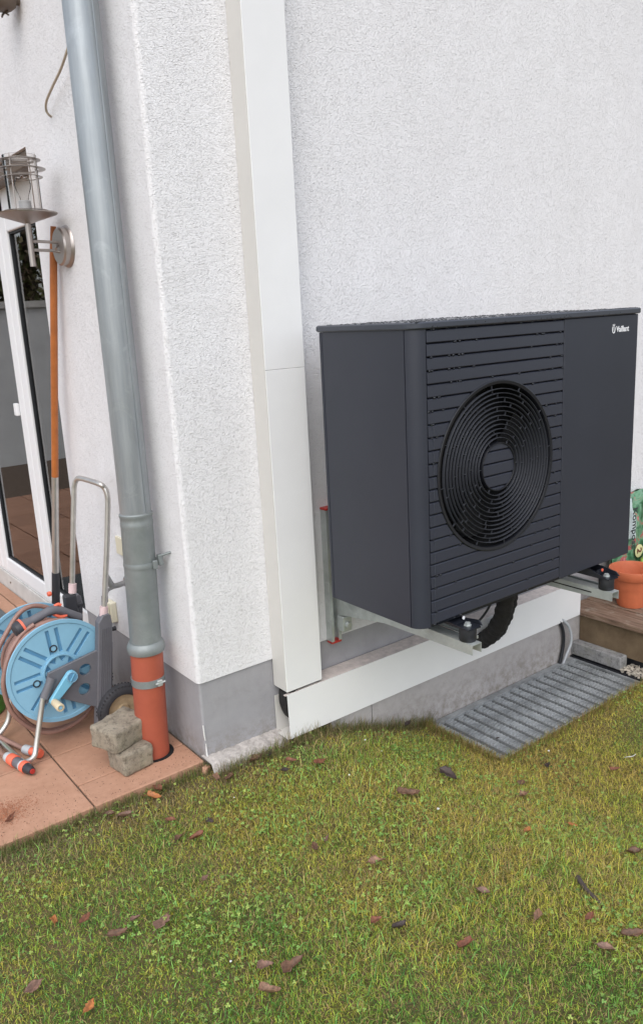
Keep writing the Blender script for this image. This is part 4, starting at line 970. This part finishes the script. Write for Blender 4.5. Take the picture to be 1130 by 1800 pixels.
# a straight shaft: choose the depth of each joint on the line from top to base that matches its pixel row
def row(py):
    lo, hi = 0., 1.
    for _ in range(40):
        mid = (lo+hi)/2; p = lerp(top, base, mid); d = np.array(p)-CAM; v = 900-F*(d@upv)/(d@fwd)
        if v < py: lo = mid
        else: hi = mid
    return lerp(top, base, mid)
j1, j2, j3 = row(838), row(1006), row(1064)
P = [lerp(top, j1, k/10) for k in range(11)]; tb('wooden_shaft', P, [.010]+[.0138]*9+[.0138], 'stick', st, 16)
tb('metal_sleeve', [j1, j2], [.0135, .0150], 'alu', st, 16); tb('black_grip', [j2, j3, lerp(j3, base, .5)], [.0165, .0175, .016], 'dark_plastic', st, 16)
kx = row(1040)+Vector((-.032, -.01, 0)); lt('clip_knob', [(0, -.008), (.009, -.008), (.0115, 0), (.009, .008), (0, .008)], kx, (1, 0, 0), 'coral', st, 14)
tb('tool_head', [lerp(j3, base, .5), base+Vector((0, 0, .02))], [.012, .008], 'steel', st, 10)

# ------------------------------------------------------------ wall lamp
lm = thing('wall_lamp', 'brushed steel lantern wall lamp with clear glass beside the patio door', 'wall lamp')
LY = .706; ax = -.132
lt('wall_plate', [(0, .034), (.060, .034), (.066, .028), (.066, .012), (.070, .010), (.074, .001), (0, .001)], (0, LY, 1.768), (-1, 0, 0), 'steel', lm, 40)
tb('arm', [(-.03, LY, 1.782), (ax, LY, 1.786)], .0052, 'steel', lm, 12); tb('arm', [(-.02, LY-.012, 1.745), (-.05, LY, 1.754), (ax, LY, 1.756)], .0052, 'steel', lm, 12)
tb('arm', [(-.034, LY, 1.775), (-.05, LY-.02, 1.758)], .0045, 'steel', lm, 10)
tb('stem', [(ax, LY, 1.70), (ax, LY, 1.85)], .0105, 'steel', lm, 18)
lt('drip_dish', [(0, 1.842), (.012, 1.844), (.104, 1.874), (.106, 1.878), (.102, 1.878), (.012, 1.852), (0, 1.852)], (ax, LY, 0), (0, 0, 1), 'steel', lm, 44)
lt('lamp_glass', [(.056, 1.880), (.056, 2.066), (.053, 2.066), (.053, 1.880)], (ax, LY, 0), (0, 0, 1), 'lamp_glass', lm, 40, True)
for z_, ra, rb in ((1.886, .057, .076), (1.996, .059, .071), (2.022, .059, .083), (2.052, .045, .070)):
    lt('ring', [(ra, z_), (rb, z_-.0004), (rb, z_+.0004), (ra, z_+.0008)], (ax, LY, 0), (0, 0, 1), 'steel', lm, 44, True)
for k in range(4):
    a = R(40+90*k); tb('rod', [(ax+.0595*math.cos(a), LY+.0595*math.sin(a), 1.874), (ax+.0595*math.cos(a), LY+.0595*math.sin(a), 2.066)], .0022, 'steel', lm, 8)
lt('bulb_socket', [(0, 1.872), (.021, 1.872), (.021, 1.918), (.018, 1.920), (0, 1.920)], (ax, LY, 0), (0, 0, 1), 'lightgrey', lm, 24)
lt('bulb', [(.013, 1.9205), (.016, 1.935), (.026, 1.96), (.028, 1.975), (.022, 1.995), (0, 2.004)], (ax, LY, 0), (0, 0, 1), 'lamp_glass', lm, 24)
lt('cap', [(0, 2.054), (.046, 2.054), (.046, 2.058), (0, 2.066)], (ax, LY, 0), (0, 0, 1), 'lamp_glass', lm, 32)

# loose cable on the wall, tap, switch boxes, brown fitting at the top
o = tb('loose_cable', spline([at('x', -.012, 124, 60), at('x', -.03, 119, 84), at('x', -.032, 107, 120), at('x', -.03, 92, 152), at('x', -.028, 82, 176), at('x', -.02, 81, 192), at('x', -.010, 86, 201), at('x', .004, 92, 205)], 8), .0042, 'cable', None, 10); tag(o, 'short beige cable coming out of the wall beside the downpipe', 'cable')
tap = thing('garden_tap', 'dull metal garden tap on the side wall behind the downpipe', 'tap')
tp = Vector((0, .50, .535))
lt('tap_rosette', [(0, .014), (.020, .012), (.030, .002), (.030, -.001)], tp, (-1, 0, 0), 'brass', tap, 24)
tb('tap_body', spline([tp+Vector((-.008, 0, 0)), tp+Vector((-.04, 0, -.004)), tp+Vector((-.062, 0, -.004)), tp+Vector((-.088, 0, -.012)), tp+Vector((-.098, 0, -.035))], 6), .0105, 'brass', tap, 14)
tb('tap_spindle', [tp+Vector((-.068, 0, 0)), tp+Vector((-.078, 0, .03)), tp+Vector((-.082, 0, .052)), tp+Vector((-.086, 0, .075))], [.014, .0115, .006, .0035], 'brass', tap, 12)
tb('tap_outlet', [tp+Vector((-.098, 0, -.033)), tp+Vector((-.100, 0, -.056))], .0125, 'brass', tap, 12)
s1 = at('x', 0, 200, 1072)
sw = bx('socket_box', (-.028, s1.y-.036, s1.z-.042), (-.0002, s1.y+.036, s1.z+.042), 'ivory', None, .005, 2); tag(sw, 'ivory outdoor socket box on the wall below the garden tap', 'socket box')
bx('socket_lid', (-.036, s1.y-.030, s1.z-.035), (-.028, s1.y+.030, s1.z+.030), 'ivory', sw, .004, 2)
s2 = at('x', 0, 214, 960)
sv = bx('cover_plate', (-.010, s2.y-.03, s2.z-.034), (-.0002, s2.y+.034, s2.z+.036), 'ivory', None, .003, 2); tag(sv, 'small ivory cover plate half hidden behind the downpipe', 'cover plate')
bh = thing('motion_sensor', 'brown rounded fitting high on the wall above the lamp', 'fitting')
pp = at('x', -.06, 3, -3)
lt('sensor_housing', [(0, -.035), (.03, -.034), (.045, -.022), (.05, 0), (.048, .05), (0, .055)], pp, (0, 0, 1), 'brown_metal', bh, 28)
tb('sensor_bracket', spline([pp+Vector((0, .02, -.05)), at('x', -.05, 6, 23), at('x', -.045, 15, 19)], 5), .0035, 'brown_metal', bh, 8); tb('sensor_arm', [pp, (0.0, pp.y, pp.z)], .012, 'brown_metal', bh, 10)
tb('sensor_bracket', [at('x', -.048, 10, 22), at('x', -.045, 15, 25)], .003, 'brown_metal', bh, 8)

# ------------------------------------------------------------ lawn: blades, moss, clover
def patch(x, y, f, s): return .5+.25*(np.sin(x*f+s)+np.sin(y*f*1.13+s*2.1+1.7*np.sin(x*f*.6+s)))
def vnoise(x, y, s, seed):
    r = np.random.default_rng(seed); g = r.random((64, 64)); xi = x*s; yi = y*s; i = np.floor(xi).astype(int); j = np.floor(yi).astype(int); fx = xi-i; fy = yi-j; fx = fx*fx*(3-2*fx); fy = fy*fy*(3-2*fy)
    a = g[i % 64, j % 64]; b = g[(i+1) % 64, j % 64]; c_ = g[i % 64, (j+1) % 64]; d = g[(i+1) % 64, (j+1) % 64]; return (a*(1-fx)+b*fx)*(1-fy)+(c_*(1-fx)+d*fx)*fy
def allowed(x, y):
    ok = np.ones(len(x), bool)
    ok &= ~((x > gx0-.004) & (x < 2.06) & (y > gy1-.006))
    ok &= ~((x < .0) & (y > -.004)); ok &= ~((x >= 0) & (x < .30) & (y > -.062)); ok &= ~((x >= .30) & (y > -.070)); ok &= ~(x > 2.055)
    return ok
def sample(n):
    m1 = int(n*.86); x = rng.uniform(-1.25, 2.3, m1); y = -rng.uniform(0, 1.0, m1)*1.75
    x2 = rng.uniform(-3.2, 4, n-m1); y2 = rng.uniform(-3.4, 0, n-m1)
    x = np.r_[x, x2]; y = np.r_[y, y2]
    k = allowed(x, y); return x[k], y[k]
def blades(name, n, hmin, hmax, wd, palettes, lay, seed, thin=None):
    x, y = sample(n)
    if thin is not None: k = rng.random(len(x)) < thin(x, y); x, y = x[k], y[k]
    n = len(x); z = lawn_z(x, y)
    A = vnoise(x, y, 3.1, seed); B = vnoise(x, y, 11, seed+1); D = vnoise(x, y, 1.3, seed+2)
    h = rng.uniform(hmin, hmax, n)*(.65+.7*A); th = rng.uniform(0, 2*np.pi, n); tilt = np.clip(rng.normal(lay, .35, n), 0, 1.5)
    dx, dy = np.cos(th), np.sin(th); w = wd*rng.uniform(.6, 1.3, n)
    p = np.stack([x, y, z-.002], 1); side = np.stack([-dy, dx, np.zeros(n)], 1)*w[:, None]*.5
    d1 = np.stack([dx*np.sin(tilt*.6), dy*np.sin(tilt*.6), np.cos(tilt*.6)], 1); d2 = np.stack([dx*np.sin(tilt*1.25), dy*np.sin(tilt*1.25), np.cos(tilt*1.25)], 1)
    m_ = p+d1*(h*.5)[:, None]; t_ = m_+d2*(h*.5)[:, None]; t_[:, 2] = np.maximum(t_[:, 2], z+.002)
    v = np.stack([p-side, p+side, m_+side*.8, m_-side*.8, m_-side*.8, m_+side*.8, t_+side*.12, t_-side*.12], 1).reshape(-1, 3)
    mixv = np.clip(B*.5+A*.5+.13*np.clip((x-.5)/.9, -1, 1)+.16*np.clip((y+.9)/.5, -1, 1)-.03+rng.normal(0, .17, n), 0, .999); pal = np.array(palettes); idx = np.minimum((mixv*len(pal)).astype(int), len(pal)-1)
    col = pal[idx]*rng.choice([.35, .6, .9, 1.2, 1.7], (n, 1))
    dry = rng.random(n) < (.13+.55*np.clip(D-.45, 0, 1)); col[dry] = np.array((.56, .43, .19))*rng.uniform(.5, 1.25, (dry.sum(), 1))
    # trampled straw along the wall and left edge
    near = np.clip(1-(-y-.06)/.20, 0, 1)*(x < 1.05)*.55; d2_ = rng.random(n) < near; col[d2_] = np.array((.34, .27, .16))*rng.uniform(.5, 1.2, (d2_.sum(), 1))
    col8 = np.repeat(col, 8, 0); k8 = np.tile(np.array([.6, .6, .9, .9, .9, .9, 1.1, 1.1]), n)[:, None]
    o = quads(name, v, col8*1.0, 'grass'); return o
GREENS = [(.15, .32, .055), (.28, .42, .065), (.42, .46, .075), (.56, .51, .09), (.56, .43, .12)]
g1_ = blades('grass', 380000, .009, .028, .0015, GREENS, 1.0, 21); tag(g1_, 'short patchy green lawn grass', 'grass', kind='stuff')
g2_ = blades('long_grass', 38000, .022, .050, .0019, [(.16, .36, .09), (.22, .42, .10), (.30, .44, .12)], 1.15, 44, thin=lambda x, y: np.clip(vnoise(x, y, 4, 77)*1.5-.25, 0, 1)*np.clip(1.15-x*.55, .15, 1)); tag(g2_, 'longer fresh green grass tufts in the lawn', 'grass', kind='stuff')
g3_ = blades('moss', 260000, .004, .010, .0016, [(.27, .36, .04), (.38, .44, .045), (.50, .48, .05), (.28, .24, .06)], .7, 63, thin=lambda x, y: np.clip(vnoise(x, y, 5, 31)*1.7-.3, .12, 1)); tag(g3_, 'yellow green moss between the grass blades', 'moss', kind='stuff')
# dry tufts along wall foot and grating rim
def tuft_line(n, fx, hmin, hmax, pal, nm, lab):
    xs, ys = fx(n); k = len(xs); z = lawn_z(xs, ys); th = rng.uniform(0, 2*np.pi, k); tl = np.abs(rng.normal(.55, .35, k)); h = rng.uniform(hmin, hmax, k); dx, dy = np.cos(th), np.sin(th)
    p = np.stack([xs, ys, z-.004], 1); sd_ = np.stack([-dy, dx, 0*dx], 1)*.0009; m_ = p+np.stack([dx*np.sin(tl*.5), dy*np.sin(tl*.5), np.cos(tl*.5)], 1)*(h*.55)[:, None]; t_ = m_+np.stack([dx*np.sin(tl*1.5), dy*np.sin(tl*1.5), np.cos(tl*1.5)], 1)*(h*.45)[:, None]
    m_[:, 1] = np.minimum(m_[:, 1], -.068*(xs > -.0)*1.0+(xs <= 0)*.05); t_[:, 1] = np.minimum(t_[:, 1], -.068*(xs > 0)+(xs <= 0)*.07)
    v = np.stack([p-sd_, p+sd_, m_+sd_*.8, m_-sd_*.8, m_-sd_*.8, m_+sd_*.8, t_+sd_*.1, t_-sd_*.1], 1).reshape(-1, 3)
    col = np.array(pal)[rng.integers(0, len(pal), k)]*rng.uniform(.6, 1.3, (k, 1)); o = quads(nm, v, np.repeat(col, 8, 0), 'grass'); tag(o, lab, 'grass', kind='stuff')
def f_wall(n):
    x = rng.uniform(.0, 1.02, n); return x, -.075-np.abs(rng.normal(0, .022, n))
def f_grate(n):
    a = n//2; y = rng.uniform(-.47, -.08, a); x = .985-np.abs(rng.normal(0, .022, a)); x2 = rng.uniform(.98, 2.0, n-a); y2 = -.466-np.abs(rng.normal(0, .018, n-a)); return np.r_[x, x2], np.r_[y, y2]
def f_tile(n):
    x = rng.uniform(-1.3, 0, n); return x, -.008-np.abs(rng.normal(0, .018, n))
tuft_line(2600, f_wall, .02, .075, [(.33, .26, .14), (.22, .19, .09), (.16, .20, .06)], 'wall_foot_grass', 'thin dry grass growing along the foot of the foundation')
tuft_line(4600, f_grate, .010, .052, [(.34, .22, .10), (.28, .22, .08), (.26, .30, .07), (.42, .34, .13)], 'grating_edge_grass', 'brownish dry grass fringe around the edge of the grating')
tuft_line(3800, f_tile, .015, .050, [(.30, .24, .13), (.15, .21, .06), (.20, .23, .07), (.24, .17, .10)], 'tile_edge_grass', 'grass creeping over the edge of the terrace tiles')
# clover and other small broad leaves
def clover(n):
    x, y = sample(n); k = rng.random(len(x)) < np.clip(vnoise(x, y, 4.5, 91)*1.9-.55, .05, 1); x, y = x[k], y[k]; n = len(x)
    z = lawn_z(x, y)+rng.uniform(.008, .024, n); V = []; col = np.array([(.18, .33, .08), (.25, .39, .09), (.32, .41, .10)])[rng.integers(0, 3, n)]*rng.uniform(.75, 1.3, (n, 1)); th0 = rng.uniform(0, 6.28, n); s = rng.uniform(.0022, .0052, n)
    up = np.stack([rng.normal(0, .3, n), rng.normal(0, .3, n), np.ones(n)], 1); up /= np.linalg.norm(up, axis=1)[:, None]
    for q in range(3):
        th = th0+q*2.094; d = np.stack([np.cos(th), np.sin(th), np.zeros(n)], 1); d -= up*(d*up).sum(1)[:, None]; e = np.cross(up, d); c0 = np.stack([x, y, z], 1)
        ang = [(0, 0), (.55, -.55), (1.15, -.52), (1.3, 0), (1.15, .52), (.55, .55)]
        V.append(np.stack([c0+(d*a+e*b+up*.12*abs(b))*s[:, None] for a, b in ang], 1))
    v = np.stack(V, 1).reshape(-1, 3); return quads('clover', v, np.repeat(col, 3, 0), 'leafy', None, 6)
tag(clover(24000), 'small clover leaves spread through the lawn', 'clover', kind='stuff')

# ------------------------------------------------------------ single fallen leaves and bits
def leaf(px, py, L, ang, col, lab, curl=.35, wr=.55, ground=None):
    p = on_lawn(px, py) if ground is None else at('z', ground, px, py)
    bm = bmesh.new(); nu, nv = 9, 4; G = []
    rs = random.Random(int(px*7+py)); tw = rs.uniform(-.5, .5); ph = rs.uniform(0, 6)
    for i in range(nu+1):
        u = i/nu; w = L*wr*math.sin(math.pi*u**.85)**.8*(1-.25*u)+.0006; rowv = []
        for j in range(-nv, nv+1):
            t = j/nv; x = (u-.5)*L*(1-.10*abs(t)*math.sin(u*19+ph)); y = t*w*.5*(1+.16*math.sin(u*23+j)+rs.uniform(-.13, .13))+.10*L*math.sin(u*3+ph); z = abs(t)*w*curl*1.0+rs.uniform(-1, 1)*L*.022+curl*L*.35*(2*u-1)**2+.10*L*curl*math.sin(u*6+ph)*t+.02*L*math.sin(u*17+t*7+ph)+tw*t*w*(u-.5)
            rowv.append(bm.verts.new((x, y, z)))
        G.append(rowv)
    for i in range(nu):
        for j in range(2*nv): bm.faces.new((G[i][j], G[i+1][j], G[i+1][j+1], G[i][j+1]))
    tube(bm, [(-L*.5, 0, curl*L*.35), (-L*.5-L*.18, rs.uniform(-.1, .1)*L, .001)], L*.012, 5)
    g_ = bmesh.ops.extrude_face_region(bm, geom=bm.faces[:0]) if False else None
    o = fin('fallen_leaf', bm, leafmat(col), None, True)
    m = o.modifiers.new('t', 'SOLIDIFY'); m.thickness = .0007
    o.location = p+Vector((0, 0, (.019 if ground is None else .001))); o.rotation_euler = (R(rs.uniform(-14, 14)), R(rs.uniform(-10, 10)), R(ang)); return tag(o, lab, 'leaf', 'fallen leaves on the lawn')
LM = {}
def leafmat(c):
    if c not in LM:
        k = N('dry_leaf'); k.set(.6); cc = {'b': (.135, .070, .040), 'p': (.21, .120, .085), 'o': (.42, .16, .05), 'd': (.050, .033, .028), 'r': (.20, .075, .04), 't': (.25, .14, .085)}[c]
        k.col(k.ramp(k.noise(70, 6, .75), [(.32, tuple(x*.38 for x in cc)), (.66, tuple(x*1.45 for x in cc))])); k.bump(k.noise(160, 3), .5, .001); LM[c] = k.m
    return LM[c]
HX = ['left', 'right']
for px, py, L, ang, c, lab in (
    (717, 1404, .062, -20, 'b', 'largest purple brown curled leaf in the lawn before the grating'),
    (787, 1372, .058, -75, 'd', 'black rotten curled leaf standing in the grass near the grating corner'),
    (272, 1411, .040, -40, 'o', 'bright orange leaf on the lawn below the downpipe'),
    (279, 1398, .036, -95, 'r', 'red brown leaf just behind the bright orange one'),
    (221, 1444, .036, 0, 'p', 'pale pinkish brown leaf by the lawn edge of the terrace'),
    (194, 1442, .030, -60, 'b', 'small dark brown leaf next to the pale one at the terrace edge'),
    (300, 1451, .030, -55, 'r', 'small narrow rust leaf on green moss below the pavers'),
    (370, 1452, .026, -70, 'd', 'small dark purple leaf below the house corner'),
    (347, 1481, .040, 15, 'r', 'long reddish leaf with a curled edge in the left lawn'),
    (318, 1484, .028, 10, 'b', 'dull leaf half buried left of the long reddish one'),
    (555, 1500, .030, 80, 'b', 'brown leaf standing on edge in the middle of the lawn'),
    (286, 1634, .050, 40, 'p', 'large grey purple leaf in the left foreground'),
    (208, 1652, .042, -15, 'b', 'brown twisted leaf left of the large grey purple leaf'),
    (151, 1627, .032, 20, 'r', 'reddish leaf lying in long grass at left'),
    (240, 1628, .024, 5, 'p', 'small pinkish leaf between two larger leaves'),
    (97, 1632, .028, 70, 'o', 'orange leaf at the left side of the lawn'),
    (62, 1748, .038, 5, 'p', 'pale brown leaf near the lower left corner'),
    (158, 1783, .030, 30, 'o', 'yellow orange curled leaf at the bottom edge'),
    (518, 1712, .050, 12, 'b', 'long folded brown leaf in the near foreground'),
    (467, 1714, .034, -10, 'p', 'faded leaf flat in the grass beside the long folded one'),
    (475, 1758, .042, -30, 't', 'flat tan leaf pressed into the foreground grass'),
    (662, 1527, .038, -40, 't', 'tan orange leaf with a pale edge in mid lawn'),
    (848, 1580, .030, -70, 'p', 'pink brown triangular leaf right of the middle'),
    (662, 1631, .028, 0, 'r', 'small rusty leaf in the centre foreground'),
    (702, 1641, .032, -10, 'd', 'dark leaf close to the small rusty one'),
    (818, 1673, .040, 10, 'r', 'red brown curved leaf in the right foreground'),
    (945, 1622, .034, 20, 't', 'light brown leaf left of the dark stick'),
    (1036, 1624, .028, 0, 'r', 'small reddish leaf just below the dark stick'),
    (1064, 1680, .034, -80, 'p', 'dusky pink leaf at lower right'),
    (1112, 1655, .044, -35, 'b', 'brown leaf at the right edge of the lawn'),
    (452, 1345, .044, -5, 'b', 'brown leaf by the cement ledge under the house wall'),
    (471, 1334, .030, 70, 'd', 'dark leaf standing against the ledge end'),
    (512, 1347, .030, -30, 'r', 'rust leaf in front of the duct end'),
    (562, 1348, .042, -5, 'r', 'orange brown leaf lying in front of the low duct'),
    (502, 1364, .028, -20, 'd', 'small black leaf below the rust leaf'),
    (404, 1376, .036, 35, 'b', 'brown curled leaf in grass below the house corner'),
    (382, 1376, .040, 55, 't', 'tan narrow leaf beside the brown curled one'),
    (926, 1470, .026, 10, 'o', 'small orange leaf in the right lawn'),
    (1006, 1460, .026, -70, 'o', 'tiny amber leaf in the dry grass at right'),
    (921, 1408, .038, -5, 't', 'straw coloured leaf on dry grass before the grating'),
    (915, 1384, .034, 15, 'b', 'brown leaf behind the straw coloured one'),
    (1080, 1361, .034, -5, 'r', 'rusty leaf right of the grating in the lawn'),
    (963, 1355, .030, 30, 'd', 'dark leaf beside the near corner of the grating'),
    (1115, 1510, .036, -50, 'b', 'brown leaf near the right border in mid lawn'),
    (575, 1486, .022, 40, 'p', 'little mauve leaf above the middle of the lawn'),
    (362, 1556, .022, 30, 'p', 'little purple leaf in clover at left'),
    (22, 1442, .0, 0, 'r', '')):
    if L: leaf(px, py, L*1.25, ang, c, lab, random.uniform(.2, .6))
o = leaf(17, 1440, .050, 30, 'r', 'rust red leaf lying on the terrace tile at the left edge', .3, .3, .004); o['group'] = 'leaves on the tiles'
o = leaf(205, 1222, .03, -50, 'r', 'orange brown leaf by the plinth behind the cart wheel', .3, .4, .01); o['location'] = None if False else 0
del o['location']; o.location = (-.10, .60, .012); o['group'] = 'leaves on the tiles'
p = [on_lawn(1015, 1552), on_lawn(1030, 1572), on_lawn(1048, 1588), on_lawn(1063, 1600)]
o = tb('stick', [q+Vector((0, 0, .016-.003*i)) for i, q in enumerate(p)], [.0075, .006, .005, .003], simple('rotten_stick', (.06, .045, .04), .9, var=.4, scale=60, bump=.6), None, 8); tag(o, 'short dark rotten stick lying in the lawn at right', 'stick')
for px, py, s_, lab in ((412, 1408, .0035, 'white pebble near the house corner in the lawn'), (614, 1368, .005, 'white plaster crumb in front of the low duct'), (642, 1306, .005, 'white plaster crumb in grass at the foot of the foundation'), (671, 1326, .003, 'tiny white crumb near the foundation'), (406, 1698, .004, 'white pebble in the foreground grass'), (770, 1428, .006, 'pale grey stone right of the largest leaf'), (964, 1325, .006, 'white petal standing by the grating rim')):
    p = on_lawn(px, py); bm = bmesh.new(); bmesh.ops.create_icosphere(bm, subdivisions=2, radius=s_*.7)
    for v in bm.verts: v.co *= random.uniform(.7, 1.2); v.co.z *= .5
    o = fin('white_crumb', bm, 'paint_white', None); o.location = p+Vector((0, 0, .012)); tag(o, lab, 'crumb', 'white crumbs in the lawn')
P = spline([on_lawn(1097, 1336)+Vector((0, 0, .010)), on_lawn(1104, 1340)+Vector((0, 0, .022)), on_lawn(1112, 1338)+Vector((0, 0, .020)), on_lawn(1117, 1331)+Vector((0, 0, .012))], 5)
o = tb('white_shred', P, .0012, 'paint_white', None, 6); tag(o, 'thin curled white shred in the grass right of the grating', 'shred')
# leaf on the grating, dark leaf clump by the foundation
o = leaf(875, 1299, .018, 0, 'd', 'tiny dark leaf lying on the grating', .4, .5, -.200); o['group'] = 'leaves by the grating'
o = leaf(717, 1274, .035, 10, 'd', 'black brown leaf clump in dry grass at the foot of the foundation', .6, .6, -.11); o['group'] = 'leaves by the grating'
st2 = at('z', .001, 352, 1337); bm = bmesh.new(); box(bm, (-.014, -.010, -.02), (.014, .010, .006), .004, 2)
o = fin('broken_brick', bm, 'tile'); o.location = (-.012, -.026, -.012); o.rotation_euler = (.1, .2, .5); tag(o, 'small reddish broken brick piece at the house corner', 'brick piece')
